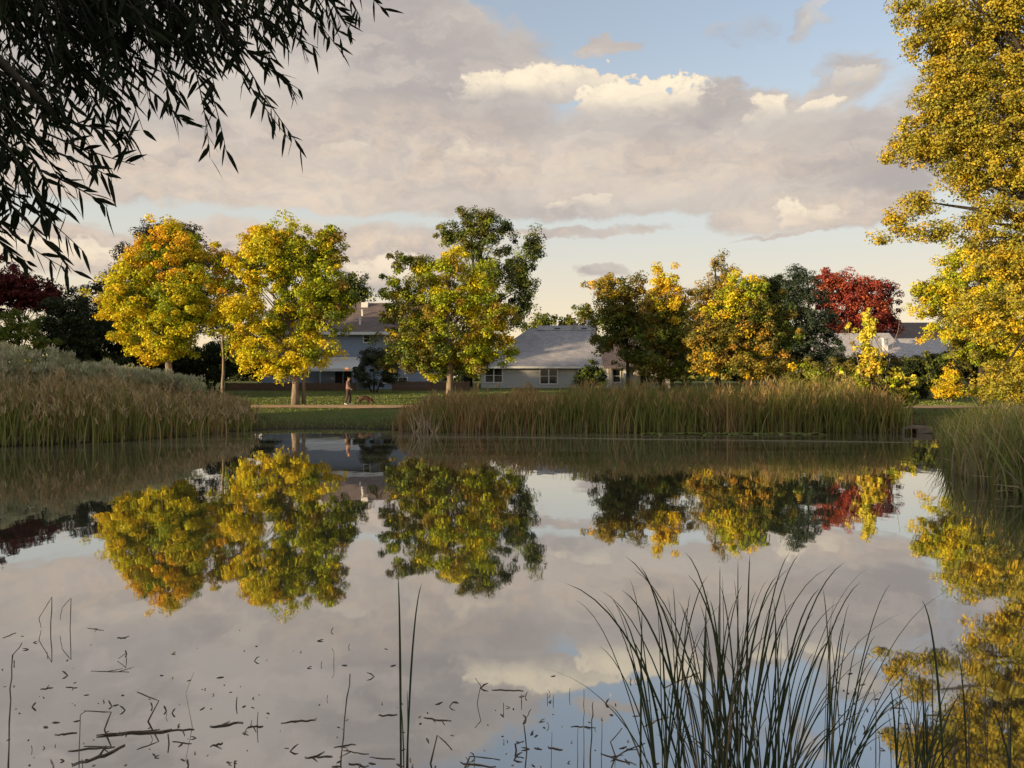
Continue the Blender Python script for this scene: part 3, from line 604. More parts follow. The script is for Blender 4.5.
# ------------------------------------------------------------------ overhanging willow, top left
def willow():
    tx, ty = -3.6, 1.2
    root = empty('willow_tree', (tx, ty, gz1(tx, ty)-0.05), 'dark willow hanging its narrow-leaved twigs into the upper left corner', 'tree')
    wood = MB(); lf = MB()
    wood.tube([(tx, ty, 0.3), (tx+0.05, ty+0.1, 1.6), (tx+0.2, ty+0.3, 3.0), (tx+0.1, ty+0.5, 4.6), (tx-0.1, ty+0.6, 6.2)], [0.28, 0.22, 0.19, 0.14, 0.06], 10)
    # boughs in pixel space at their own distances -> 3D
    boughs = [[(-620,-250,1.6),(-300,-330,2.4),(0,-230,3.0),(180,-120,3.3),(300,-45,3.4),(362,-12,3.4)],
              [(-600,-200,1.7),(-300,-200,2.2),(-60,-120,2.7),(90,-40,3.0),(190,20,3.1)],
              [(-600,-150,1.7),(-320,-120,2.1),(-120,-30,2.5),(0,60,2.7),(60,120,2.8)],
              [(-300,-330,2.4),(-60,-260,3.4),(120,-150,3.8),(230,-60,3.9)],
              [(-320,-120,2.1),(-160,20,2.6),(-60,110,2.9),(0,170,3.0)]]
    for b in boughs:
        pts = [P(*q) for q in b]
        wood.tube(pts, [0.026*(1-i/len(pts))+0.005 for i in range(len(pts))], 6, False)
    def leaf(base, dirn, L, w, col):
        d = dirn.normalized(); side = d.cross(Vector((random.uniform(-1,1), random.uniform(-1,1), random.uniform(-0.3,0.3))))
        if side.length < 1e-3: side = Vector((1,0,0))
        cur = Vector((random.uniform(-.1,.1), random.uniform(-.1,.1), -0.12))*L
        pts = [base+d*(L*t)+cur*(t*t) for t in (0, 0.12, 0.35, 0.65, 0.88, 1.0)]
        lf.ribbon(pts, [w*0.1, w*0.55, w, w*0.78, w*0.35, w*0.02], side, col, 0.3)
    def twig(p0, p1, p2, nl, L=0.085):
        n = 8; pts = []
        for i in range(n+1):
            t = i/n; pts.append(p0*(1-t)**2+p1*(2*t*(1-t))+p2*(t*t))
        wood.tube(pts, [0.0035*(1-i/(n+1))+0.0009 for i in range(n+1)], 4, False)
        for j in range(nl):
            t = (j+random.random())/nl; t = 0.12+0.88*t
            i = min(n-1, int(t*n)); b = pts[i].lerp(pts[i+1], t*n-i); tg = (pts[i+1]-pts[i]).normalized()
            rnd = Vector((random.uniform(-1,1), random.uniform(-1,1), random.uniform(-1,1))); rnd -= tg*rnd.dot(tg)
            d = tg*0.75+rnd.normalized()*random.uniform(0.5, 1.25)+Vector((0,0,-0.3))
            c = pick([(0.016,0.022,0.010),(0.012,0.018,0.008),(0.022,0.028,0.012)], 1)[0]
            leaf(b, d, L*random.uniform(0.65, 1.2), random.uniform(0.0062, 0.0088), tuple(c))
    # twigs seen in the photograph: start, middle, tip (px,py), distance, leaves
    tw = [((330,-40),(365,-10),(384,10),3.4,9),((300,-30),(335,0),(352,34),3.4,12),((320,-40),(350,-8),(362,22),3.5,8),((270,-30),(310,10),(338,48),3.4,12),
          ((210,10),(250,60),(300,90),3.2,12),((225,20),(255,90),(303,150),3.2,16),((215,20),(240,80),(290,140),3.2,14),((180,20),(205,90),(210,158),3.0,16),((190,30),(215,95),(226,150),3.0,14),
          ((120,60),(160,100),(188,125),3.0,12),((200,20),(255,50),(300,98),3.3,12),((240,10),(280,30),(318,48),3.3,10),
          ((40,130),(80,150),(135,165),2.8,12),((60,120),(105,130),(133,135),2.8,12),((50,150),(90,165),(112,178),2.8,12),((40,170),(75,185),(108,206),2.8,12),((10,150),(35,190),(52,215),2.8,12),
          ((-30,160),(20,215),(75,272),2.9,18),((-40,180),(10,240),(68,270),2.9,14),((-20,170),(30,200),(84,252),2.9,14),((-50,190),(0,250),(28,262),2.9,12),((-40,200),(-5,235),(12,258),2.9,10),
          ((0,100),(40,170),(66,215),2.8,14),((140,20),(165,70),(172,110),3.0,14),((90,60),(120,100),(128,150),2.9,14),((60,80),(80,130),(100,165),2.9,14)]
    for a, b, c, d, n in tw:
        dd = d+random.uniform(-0.12, 0.12)
        twig(P(*a, dd-0.05), P(*b, dd), P(*c, dd+0.05), int(n*1.15), 0.088)
    # the dense mass
    def fill(n, x0, x1, ytop, ybot, lo, hi):
        for _ in range(n):
            x = random.uniform(x0, x1); fx = (x-x0)/(x1-x0)
            yb = ybot(x); y0 = random.uniform(ytop, max(ytop+15, yb-70)); d = random.uniform(lo, hi)
            ln = random.uniform(45, 85); y2 = min(y0+ln, yb); sl = random.uniform(5, 55)
            twig(P(x-sl*0.6, y0, d), P(x, (y0+y2)/2-8, d), P(x+sl*0.45, y2, d+random.uniform(-0.1, 0.1)), random.randint(9, 14), 0.085)
    yb1 = lambda x: 175-0.35*x if x < 150 else (122-0.42*(x-150))
    fill(150, -120, 330, -90, yb1, 2.8, 3.9)
    fill(125, -100, 140, -80, lambda x: 185-0.75*max(x, 0), 2.7, 3.5)
    fill(70, 60, 270, -80, lambda x: 95-0.2*(x-60), 2.9, 3.9)
    fill(35, -120, 50, 60, lambda x: 235-0.8*max(x, 0), 2.7, 3.2)
    fill(50, -100, 340, -140, lambda x: 25, 3.0, 4.2)
    wood.build('trunk', DARKBARK, root, smooth=True, origin=root.location)
    lf.build('crown', WILLOWL, root, origin=root.location)
willow()

# ------------------------------------------------------------------ houses and fence
def window(parent, x0, x1, yf, z0, z1, panes=1, fw=0.09, sill=True):
    f = MB(); g = MB()
    f.box(x0-fw, x0, yf-0.06, yf+0.04, z0-fw, z1+fw); f.box(x1, x1+fw, yf-0.06, yf+0.04, z0-fw, z1+fw)
    f.box(x0, x1, yf-0.06, yf+0.04, z1, z1+fw); f.box(x0, x1, yf-0.06, yf+0.04, z0-fw, z0)
    w = (x1-x0)/panes
    for i in range(1, panes): f.box(x0+w*i-0.06, x0+w*i+0.06, yf-0.055, yf+0.035, z0, z1)
    for i in range(panes): f.box(x0+w*i+(0.06 if i else 0), x0+w*(i+1)-(0.06 if i < panes-1 else 0), yf-0.04, yf+0.03, (z0+z1)/2-0.02, (z0+z1)/2+0.02)
    fo = f.build('window', WHITE, parent, origin=((x0+x1)/2, yf, z0))
    g.box(x0, x1, yf-0.012, yf+0.012, z0, z1); g.build('pane', GLASS, fo, origin=((x0+x1)/2, yf, z0))
    return fo
def wall_with_openings(m, x0, x1, yf, z0, z1, ops, t=0.2):
    """front wall box set split round its openings (x0,x1,z0,z1), left to right"""
    c = x0
    for (a, b, p, q) in sorted(ops):
        m.box(c, a, yf, yf+t, z0, z1)
        if p > z0+0.01: m.box(a, b, yf, yf+t, z0, p)
        if q < z1-0.01: m.box(a, b, yf, yf+t, q, z1)
        c = b
    m.box(c, x1, yf, yf+t, z0, z1)
def U(px, Y): return (px-512)*Y/F
def ZZ(py, Y): return CAMZ-(py-HOR)*Y/F

# two-storey blue house
Yh = 75.0; x0, x1 = U(262, Yh), U(432, Yh); zb = 1.1; ze = ZZ(332, Yh)
h1 = empty('blue_house', ((x0+x1)/2, Yh, zb), 'two-storey blue-grey house with brown roof and white patio cover behind the maples', 'house')
w = MB()
ops = [(U(363,Yh),U(370.5,Yh),ZZ(343,Yh),ZZ(334.5,Yh)), (U(300,Yh),U(309,Yh),ZZ(345,Yh),ZZ(336,Yh)), (U(334,Yh),U(352,Yh),zb+0.05,ZZ(369.5,Yh)), (U(381,Yh),U(408,Yh),ZZ(383.5,Yh),ZZ(377,Yh))]
# split into storeys so that openings above each other stay simple
zm = ZZ(357, Yh)
wall_with_openings(w, x0, x1, Yh, zm, ze, ops[:2]); wall_with_openings(w, x0, x1, Yh, zb-0.4, zm, ops[2:])
w.box(x0, x0+0.2, Yh+0.2, Yh+11, zb-0.4, ze); w.box(x1-0.2, x1, Yh+0.2, Yh+11, zb-0.4, ze); w.box(x0+0.2, x1-0.2, Yh+10.8, Yh+11, zb-0.4, ze)
zr = 10.0; yr = Yh+5.5
for xx in (x0, x1-0.2):
    w.add([(xx,Yh+0.2,ze),(xx,Yh+10.8,ze),(xx,yr,zr-0.35),(xx+0.2,Yh+0.2,ze),(xx+0.2,Yh+10.8,ze),(xx+0.2,yr,zr-0.35)], [(0,1,2),(5,4,3),(0,3,4,1),(1,4,5,2),(2,5,3,0)])
w.build('wall', SIDING_BLUE, h1, origin=(x0, Yh, zb))
r = MB(); r.slab([(x0-0.4, Yh-0.55, ze-0.02), (x1+0.4, Yh-0.55, ze-0.02), (x1+0.4, yr, zr), (x0-0.4, yr, zr)], 0.14)
r.slab([(x1+0.4, Yh+11.55, ze-0.02), (x0-0.4, Yh+11.55, ze-0.02), (x0-0.4, yr+0.004, zr), (x1+0.4, yr+0.004, zr)], 0.14)
rf = r.build('roof', ROOF_BROWN, h1, origin=(x0, Yh, zb))
def roofpt(px, py):                                   # a point on the front slope
    s = (zr-ze)/(yr-Yh+0.55)
    # CAMZ-(py-HOR)*Y/F = ze+s*(Y-Yh+0.55)
    Yq = (CAMZ-ze+s*(Yh-0.55))/(s+(py-HOR)/F)
    return Vector(((px-512)*Yq/F, Yq, CAMZ-(py-HOR)*Yq/F))
for q, sz in ((roofpt(362.5, 315.5), 0.16), (roofpt(360, 324), 0.16)):
    m = MB(); m.tube([q-Vector((0,0,0.15)), q+Vector((0,0,0.35)), q+Vector((0,0,0.5))], [0.1, 0.1, 0.13], 8); m.tube([q+Vector((0,0,0.5)), q+Vector((0,0,0.6))], [0.22, 0.03], 8)
    m.build('vent_pipe', WHITE, rf, origin=q)
q = roofpt(365, 306); m = MB(); m.box(q.x-0.33, q.x+0.33, q.y-0.3, q.y+0.3, q.z-0.2, q.z+0.35); m.build('skylight', WHITE, rf, origin=q)
m = MB(); m.box(x0-0.42, x1+0.42, Yh-0.66, Yh-0.56, ze-0.28, ze-0.02); m.build('gutter', WHITE, h1, origin=(x0, Yh, ze))
for o in (ops[0], ops[1]): window(h1, o[0]+0.09, o[1]-0.09, Yh, o[2]+0.09, o[3]-0.09, 1)
o = ops[3]; window(h1, o[0]+0.09, o[1]-0.09, Yh, o[2]+0.09, o[3]-0.09, 3)
o = ops[2]; m = MB(); m.box(o[0], o[1], Yh+0.08, Yh+0.11, o[2], o[3]); dr = m.build('sliding_door', GLASS, h1, origin=(o[0], Yh, zb))
m = MB(); xm = (o[0]+o[1])/2
m.box(o[0], o[0]+0.09, Yh+0.03, Yh+0.075, o[2], o[3]); m.box(o[1]-0.09, o[1], Yh+0.03, Yh+0.075, o[2], o[3]); m.box(xm-0.05, xm+0.05, Yh+0.03, Yh+0.075, o[2], o[3]-0.1); m.box(o[0]+0.09, o[1]-0.09, Yh+0.03, Yh+0.075, o[3]-0.09, o[3]); m.build('door_frame', SIDING_BLUE, dr, origin=(o[0], Yh, zb))
# patio cover: sloping slatted roof on posts
pc = empty('patio_cover', (U(338, 73), 73, zb), 'white slatted patio cover on posts over the back door of the blue house', 'patio cover')
m = MB(); pa, pb = U(308, Yh), U(361.5, Yh); zt, zl = ZZ(358.6, Yh), ZZ(369, 72)
for i in range(30):
    xx = pa+(pb-pa)*i/29; m.slab([(xx-0.07, 71.9, zl+0.03), (xx+0.07, 71.9, zl+0.03), (xx+0.07, Yh-0.03, zt), (xx-0.07, Yh-0.03, zt)], 0.05)
m.box(pa, pb, Yh-0.09, Yh-0.03, zt-0.02, zt+0.14)
m.build('slat_roof', WHITE, pc, origin=(pa, 72, zl))
m = MB(); m.box(pa-0.1, pb+0.1, 71.75, 71.87, zl-0.2, zl+0.04); m.build('beam', WHITE, pc, origin=(pa, 72, zl))
for xx in (pa+0.2, (pa+pb)/2-0.6, pb-0.15):
    m = MB(); m.box(xx-0.06, xx+0.06, 71.76, 71.86, gz1(xx, 71.8)-0.05, zl-0.202); m.build('post', SIDING_BLUE, pc, origin=(xx, 71.8, zl-1))
pl = empty('porch_orb', P(346.5, 367.5, 71.4), 'small glowing orange orb hanging from the patio cover', 'lamp')  # orange emissive body hung on a cord under the cover
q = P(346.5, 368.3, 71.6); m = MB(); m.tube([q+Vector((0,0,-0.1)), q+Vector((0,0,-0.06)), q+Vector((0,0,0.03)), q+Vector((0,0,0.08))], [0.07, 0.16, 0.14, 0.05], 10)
m.build('shade', ORANGE_EMIT, pl, origin=q); m = MB(); m.tube([q+Vector((0,0,0.08)), (q.x, q.y, zl-0.1)], 0.015, 5); m.build('cord', DARKBARK, pl, origin=q)

# grey single-storey house
Yg = 78.0; gb = 1.0; ge = ZZ(366.5, Yg); gx0, gx1, gx2 = U(481, Yg), U(600, Yg), U(668, Yg)
h2 = empty('grey_house', ((gx0+gx2)/2, Yg, gb), 'long single-storey house with a broad grey shingle roof above the cattails', 'house')
def gop(a, b, t, c): return (U(a,Yg), U(b,Yg), ZZ(c,Yg), ZZ(t,Yg))
ops = [gop(484.5,503,367.8,383), gop(539.5,558,367.8,384.5), gop(578,583,368.5,386)]
w = MB(); wall_with_openings(w, gx0, gx1, Yg, gb-0.4, ge+0.02, ops)
w.box(gx0, gx0+0.2, Yg+0.2, Yg+16, gb-0.4, ge+0.02); w.box(gx1-0.2, gx1, Yg+0.2, Yg+16, gb-0.4, ge+0.02)
w.build('wall', SIDING_GREY, h2, origin=(gx0, Yg, gb))
for o in ops[:2]: window(h2, o[0]+0.1, o[1]-0.1, Yg, o[2]+0.1, o[3]-0.1, 2, 0.1)
o = ops[2]; window(h2, o[0]+0.1, o[1]-0.1, Yg, o[2]+0.1, o[3]-0.1, 1, 0.1)
# roof: hipped at the left, ridge along the street
r = MB(); yr = Yg+8.2; zr = ZZ(328.5, yr); rx0 = U(529, yr); ex0 = gx0-0.5; ex1 = gx1+0.3; ey = Yg-0.5; ee = ge+0.05
r.slab([(ex0, ey, ee), (ex1, ey, ee), (ex1, yr, zr), (rx0, yr, zr)], 0.16)
r.slab([(ex1, yr*2-ey, ee), (ex0, yr*2-ey, ee), (rx0, yr+0.01, zr), (ex1, yr+0.01, zr)], 0.16)
r.add([(ex0-0.005, ey, ee), (rx0-0.005, yr, zr), (ex0-0.005, yr*2-ey, ee), (ex0-0.005, ey, ee-0.16), (rx0, yr, zr-0.2), (ex0-0.005, yr*2-ey, ee-0.16)], [(0,1,2),(3,5,4),(0,2,5,3)])
rx1 = U(537, yr+0.5); r.slab([(rx1, yr-0.6, zr-0.19), (ex1, yr-0.6, zr-0.19), (ex1, yr+0.4, zr+0.36), (rx1, yr+0.4, zr+0.36)], 0.12)
r.box(rx1, ex1, yr+0.41, yr+0.6, zr-0.1, zr+0.34)
rf2 = r.build('roof', ROOF_GREY, h2, origin=(gx0, Yg, gb))
def chim(px, pytop, pybot, Yc, wpx, m_, nm):
    c = P(px, pybot, Yc); hw = wpx*Yc/F/2; m = MB(); m.box(c.x-hw, c.x+hw, Yc-hw, Yc+hw, c.z-0.4, ZZ(pytop, Yc)); m.box(c.x-hw-0.06, c.x+hw+0.06, Yc-hw-0.06, Yc+hw+0.06, ZZ(pytop, Yc)+0.003, ZZ(pytop, Yc)+0.1)
    return m.build(nm, m_, rf2, origin=c)
chim(575, 324.5, 330, yr-0.4, 3.2, BEIGE, 'chimney'); chim(588, 321, 332, yr+0.3, 3.6, WHITE, 'chimney')
for px in (557, 584):
    c = P(px, 329.3, yr+0.0); m = MB(); m.box(c.x-0.3, c.x+0.3, c.y-0.35, c.y-0.1, c.z-0.1, c.z+0.14); m.build('roof_vent', DARKHOLE, rf2, origin=c)
c = P(511.5, 357.5, Yg+1.6); m = MB(); m.tube([c-Vector((0,0,0.3)), c+Vector((0,0,0.25))], 0.07, 8); m.build('vent_pipe', WHITE, rf2, origin=c)
m = MB(); m.box(ex0, ex1, ey-0.1, ey-0.01, ee-0.24, ee-0.03); m.build('gutter', WHITE, h2, origin=(ex0, ey, ee))
# lower wing to the right
Yw = 77.0; we = ZZ(367.5, Yw)
w = MB(); wops = [(U(612,Yw),U(621,Yw),ZZ(383,Yw),ZZ(369,Yw)), (U(640,Yw),U(650,Yw),gb+0.05,ZZ(369.5,Yw)), (U(656,Yw),U(664,Yw),ZZ(383,Yw),ZZ(370,Yw))]
wall_with_openings(w, gx1+0.02, gx2, Yw, gb-0.4, we, wops); w.build('wall', BEIGE, h2, origin=(gx1, Yw, gb))
window(h2, wops[0][0]+0.1, wops[0][1]-0.1, Yw, wops[0][2]+0.1, wops[0][3]-0.1, 1, 0.1); window(h2, wops[2][0]+0.1, wops[2][1]-0.1, Yw, wops[2][2]+0.1, wops[2][3]-0.1, 1, 0.1)
o = wops[1]; m = MB(); m.box(o[0], o[1], Yw+0.08, Yw+0.12, o[2], o[3]); m.build('door', GLASS, h2, origin=(o[0], Yw, gb))
for px in (607, 624): m = MB(); m.box(U(px,Yw)-0.08, U(px,Yw)+0.08, Yw-0.45, Yw-0.3, gb-0.2, we-0.03); m.build('porch_post', WHITE, h2, origin=(U(px,Yw), Yw-0.4, gb))
r = MB(); r.slab([(ex1+0.02, Yw-0.7, we+0.02), (gx2+0.4, Yw-0.7, we+0.02), (gx2+0.4, yr-1.2, zr-1.0), (ex1+0.02, yr-1.2, zr-1.0)], 0.14); r.build('porch_roof', ROOF_BROWN, h2, origin=(gx1, Yw, we))

# pale-roofed house at the right
Yp = 82.0
h3 = empty('pale_roof_house', (U(895, Yp), Yp, 1.2), 'low house with a pale grey roof and brown upper roof below the red maple', 'house')
def gable(m, xa, xb, ya, yb_, zE, zR): # ridge parallel to X
    ym = (ya+yb_)/2
    m.slab([(xa, ya, zE), (xb, ya, zE), (xb, ym, zR), (xa, ym, zR)], 0.16); m.slab([(xb, yb_, zE), (xa, yb_, zE), (xa, ym+0.005, zR), (xb, ym+0.005, zR)], 0.16)
r = MB(); gable(r, U(802,86), U(889,86), Yp-0.5, Yp+8.5, ZZ(358,Yp), ZZ(333,Yp+4)); ra = r.build('roof', ROOF_PALE, h3, origin=(U(860,Yp), Yp, 4))
r = MB(); gable(r, U(889.5,86), U(948,86), Yp-0.2, Yp+7.4, ZZ(357,Yp), ZZ(338.5,Yp+3.6)); r.build('roof', ROOF_PALE, h3, origin=(U(910,Yp), Yp, 4))
w2 = MB(); w2.box(U(884,98), U(936,98), 94.6, 103.4, 1, ZZ(341,94)-0.15); w2.build('rear_wall', BEIGE, h3, origin=(U(910,98), 98, 1))
r = MB(); gable(r, U(880,98), U(940,98), 94, 104, ZZ(340,94), ZZ(322.5,99)); r.build('upper_roof', ROOF_BROWN, h3, origin=(U(910,98), 98, 6))
w = MB(); w.box(U(806,Yp), U(946,Yp), Yp, Yp+0.2, 0.8, ZZ(358.5,Yp)-0.1); w.box(U(806,Yp), U(806,Yp)+0.2, Yp+0.2, Yp+8, 0.8, ZZ(358.5,Yp)-0.1); w.box(U(946,Yp)-0.2, U(946,Yp), Yp+0.2, Yp+7, 0.8, ZZ(358.5,Yp)-0.1)
w.build('wall', BEIGE, h3, origin=(U(890,Yp), Yp, 1))
for a, b in ((850,858),(905,916)): window(h3, U(a,Yp), U(b,Yp), Yp-0.02, 2.2, 3.4, 1)
c = P(885, 352, Yp+1); m = MB(); m.box(c.x-0.22, c.x+0.22, c.y-0.22, c.y+0.22, c.z-0.5, ZZ(339,Yp+1)); m.box(c.x-0.3, c.x+0.3, c.y-0.3, c.y+0.3, ZZ(339,Yp+1)+0.003, ZZ(338,Yp+1)); m.build('chimney', WHITE, ra, origin=c)

# low wooden fence before the houses
def fence(xa, xb, Yf, h, lab):
    f = empty('wooden_fence', ((xa+xb)/2, Yf, gz1((xa+xb)/2, Yf)), lab, 'fence', 'low wooden fences before the houses')
    m = MB(); n = int((xb-xa)/0.16)
    for i in range(n):
        xx = xa+i*0.16; g = gz1(xx, Yf); m.box(xx, xx+0.145, Yf-0.012, Yf+0.012, g+0.04, g+h+random.uniform(-0.02, 0.02))
    m.build('boards', FENCEW, f, origin=f.location)
    m = MB(); g = gz1((xa+xb)/2, Yf); m.box(xa, xb, Yf+0.014, Yf+0.06, g+0.2, g+0.29); m.box(xa, xb, Yf+0.014, Yf+0.06, g+h-0.25, g+h-0.16); m.build('rail', FENCEW, f, origin=f.location)
    k = int((xb-xa)/2.4)+1
    for i in range(k):
        xx = xa+(xb-xa-0.1)*i/max(1, k-1); m = MB(); g = gz1(xx, Yf); m.box(xx, xx+0.1, Yf+0.062, Yf+0.16, g-0.1, g+h+0.04); m.build('post', FENCEW, f, origin=(xx, Yf, g))
fence(U(225,71), U(356,71), 71, 0.72, 'low brown board fence in front of the blue house porch')
fence(U(392,71), U(470,71), 71, 0.85, 'brown board fence behind the ash trunk, right of the dark bush')

# concrete culvert at the right end of the cattails
cv = empty('concrete_culvert', W(918, 433.5), 'low concrete culvert outlet with a dark opening at the right end of the cattails', 'culvert')
q = W(918, 433.5); m = MB(); hw = 0.62
m.box(q.x-hw, q.x+hw, q.y, q.y+1.2, 0.20, 0.29); m.box(q.x-0.0, q.x+hw, q.y+0.02, q.y+1.2, -0.2, 0.198); m.box(q.x-hw, q.x-hw+0.06, q.y+0.02, q.y+1.2, -0.2, 0.198); m.box(q.x-hw+0.06, q.x-0.0, q.y+1.0, q.y+1.2, -0.2, 0.198)
m.build('headwall', CONCRETE, cv, origin=q)
m = MB(); m.box(q.x-hw+0.062, q.x-0.002, q.y+0.2, q.y+0.3, -0.1, 0.195); m.build('opening', DARKHOLE, cv, origin=q)  # black slab standing in for the darkness inside the recess

# ------------------------------------------------------------------ person and dog
def skin_body(name, verts, edges, radii, m, parent, loc, rotz=0, sub=2):
    me = bpy.data.meshes.new(name); me.from_pydata(verts, edges, []); o = bpy.data.objects.new(name, me); COL.objects.link(o)
    o.parent = parent
    md = o.modifiers.new('skin', 'SKIN'); me.skin_vertices.new() if not me.skin_vertices else None
    sv = me.skin_vertices[0].data
    for i, r in enumerate(radii): sv[i].radius = (r, r) if not isinstance(r, tuple) else r
    sv[0].use_root = True
    s = o.modifiers.new('sub', 'SUBSURF'); s.levels = sub; s.render_levels = sub
    me.materials.append(m)
    return o
SKINM = plain('skin', (0.45, 0.27, 0.19), 0.6, 0.08, 10)
JACKET = plain('jacket_cloth', (0.30, 0.18, 0.155), 0.85, 0.15, 12)
PANTS = plain('dark_trousers', (0.075, 0.05, 0.045), 0.85, 0.2, 12)
SHOE = plain('white_shoe', (0.7, 0.66, 0.6), 0.6, 0.08, 10)
HAIR = plain('brown_hair', (0.055, 0.03, 0.02), 0.7, 0.3, 30, (1, 1, 0.3))
pxx, pyy = U(348, 49.0), 49.0; pz = gz1(pxx, pyy)+0.03
per = empty('person', (pxx, pyy, pz), 'person in a pinkish jacket, dark trousers and white shoes walking along the path', 'person')
# walking to the right (+X); joints
J = {'pel': (0,0,0.93), 'wst': (0.01,0,1.08), 'chs': (0.0,0,1.28), 'nck': (0.02,0,1.47), 'hd0': (0.05,0,1.55), 'hd1': (0.07,0,1.63), 'hd2': (0.065,0,1.70),
     'hl': (0.0,0.09,0.90), 'kl': (0.13,0.10,0.50), 'al': (0.09,0.10,0.09), 'tl': (0.22,0.10,0.035), 'hr': (0.0,-0.09,0.90), 'kr': (-0.02,-0.10,0.49), 'ar': (-0.17,-0.10,0.12), 'tr': (-0.06,-0.10,0.035),
     'sl': (0.0,0.18,1.42), 'el': (-0.05,0.22,1.14), 'wl': (0.09,0.22,0.93), 'sr': (0.0,-0.18,1.42), 'er': (0.03,-0.22,1.14), 'wr': (0.24,-0.18,0.98), 'gl': (0.12,0.22,0.86), 'gr': (0.31,-0.17,0.95)}
def graph(keys, edges, rad, nm, m):
    idx = {k: i for i, k in enumerate(keys)}
    return skin_body(nm, [J[k] for k in keys], [(idx[a], idx[b]) for a, b in edges], rad, m, per, None)
ks = ['pel','wst','chs','nck','hd0','hd1','hd2','hl','kl','al','tl','hr','kr','ar','tr','sl','el','wl','gl','sr','er','wr','gr']
es = [('pel','wst'),('wst','chs'),('chs','nck'),('nck','hd0'),('hd0','hd1'),('hd1','hd2'),('pel','hl'),('hl','kl'),('kl','al'),('al','tl'),('pel','hr'),('hr','kr'),('kr','ar'),('ar','tr'),('chs','sl'),('sl','el'),('el','wl'),('wl','gl'),('chs','sr'),('sr','er'),('er','wr'),('wr','gr')]
graph(ks, es, [0.12,0.11,0.12,0.05,0.075,0.098,0.085,0.085,0.06,0.042,0.035,0.085,0.06,0.042,0.035,0.06,0.042,0.03,0.032,0.06,0.042,0.03,0.032], 'body', SKINM)
graph(['pel','wst','chs','nck','sl','el','wl','sr','er','wr'], [('pel','wst'),('wst','chs'),('chs','nck'),('chs','sl'),('sl','el'),('el','wl'),('chs','sr'),('sr','er'),('er','wr')], [0.155,0.145,0.155,0.07,0.08,0.06,0.048,0.08,0.06,0.048], 'jacket', JACKET)
J['pelb'] = (0,0,0.97)
graph(['pelb','hl','kl','al','hr','kr','ar'], [('pelb','hl'),('hl','kl'),('kl','al'),('pelb','hr'),('hr','kr'),('kr','ar')], [0.13,0.105,0.078,0.062,0.105,0.078,0.062], 'trousers', PANTS)
for a, b in (('al','tl'),('ar','tr')):
    A, B = Vector(J[a]), Vector(J[b]); J['q0'] = tuple(A+Vector((-0.05,0,-0.04))); J['q1'] = tuple(A.lerp(B,0.5)+Vector((0,0,0.0))); J['q2'] = tuple(B+Vector((0.05,0,0.005)))
    graph(['q0','q1','q2'], [('q0','q1'),('q1','q2')], [0.05,0.048,0.038], 'shoe', SHOE)
J['h0'] = (0.03,0,1.60); J['h1'] = (0.03,0,1.68); J['h2'] = (0.06,0,1.735)
graph(['h0','h1','h2'], [('h0','h1'),('h1','h2')], [0.088,0.105,0.07], 'hair', HAIR)
m = MB(); p0 = Vector((pxx+0.16, pyy, pz+1.63)); m.tube([p0+Vector((-0.03,0,0.03)), p0+Vector((0.02,0,-0.02)), p0+Vector((-0.02,0,-0.04))], [0.01,0.02,0.012], 6); m.build('nose', SKINM, per, smooth=True, origin=p0)

DOGC = plain('dog_fur', (0.035, 0.02, 0.014), 0.9, 0.5, 6, col2=(0.09, 0.05, 0.03))
dx, dy = U(365, 49.2), 49.2; dz = gz1(dx, dy)+0.03
dog = empty('dog', (dx, dy, dz), 'dark brown dog sniffing the ground in front of the walking person', 'dog')
D = {'hip': (-0.30,0,0.44), 'back': (-0.05,0,0.50), 'sh': (0.20,0,0.45), 'nk': (0.36,0,0.36), 'hd': (0.47,0,0.25), 'ms': (0.56,0,0.15), 'ms2': (0.61,0,0.10),
     't1': (-0.42,0,0.47), 't2': (-0.54,0,0.40), 't3': (-0.62,0,0.30)}
ed = [('hip','back'),('back','sh'),('sh','nk'),('nk','hd'),('hd','ms'),('ms','ms2'),('hip','t1'),('t1','t2'),('t2','t3')]
rad = {'hip': 0.125,'back': 0.15,'sh': 0.15,'nk': 0.085,'hd': 0.078,'ms': 0.05,'ms2': 0.034,'t1': 0.035,'t2': 0.03,'t3': 0.02}
for s, yy in (('l', 0.085), ('r', -0.085)):
    o = 0.05 if s == 'l' else -0.05
    for kname, pos, r in ((s+'h1', (-0.27+o*0.3,yy,0.30), 0.068), (s+'h2', (-0.38+o,yy,0.17), 0.036), (s+'h3', (-0.34+o,yy,0.04), 0.028), (s+'h4', (-0.29+o,yy,0.025), 0.028),
                         (s+'f1', (0.20-o*0.3,yy,0.28), 0.058), (s+'f2', (0.19-o,yy,0.15), 0.034), (s+'f3', (0.20-o,yy,0.04), 0.028), (s+'f4', (0.245-o,yy,0.025), 0.028),
                         (s+'e', (0.42,yy*0.75,0.34), 0.022), (s+'e2', (0.40,yy*1.15,0.25), 0.014)):
        D[kname] = pos; rad[kname] = r
    ed += [('hip',s+'h1'),(s+'h1',s+'h2'),(s+'h2',s+'h3'),(s+'h3',s+'h4'),('sh',s+'f1'),(s+'f1',s+'f2'),(s+'f2',s+'f3'),(s+'f3',s+'f4'),('hd',s+'e'),(s+'e',s+'e2')]
kk = list(D); ix = {k: i for i, k in enumerate(kk)}
skin_body('body', [D[k] for k in kk], [(ix[a], ix[b]) for a, b in ed], [rad[k] for k in kk], DOGC, dog, None)
m = MB(); cpos = Vector((dx+0.36, dy, dz+0.36)); ax = Vector((0.8,0,-0.6)); u1 = Vector((0,1,0)); u2 = ax.cross(u1)
m.tube([cpos+(u1*math.cos(a)+u2*math.sin(a))*0.098 for a in np.linspace(0, 2*math.pi, 17)], 0.012, 5, False); m.build('collar', plain('red_collar', (0.35,0.04,0.03)), dog, origin=cpos)
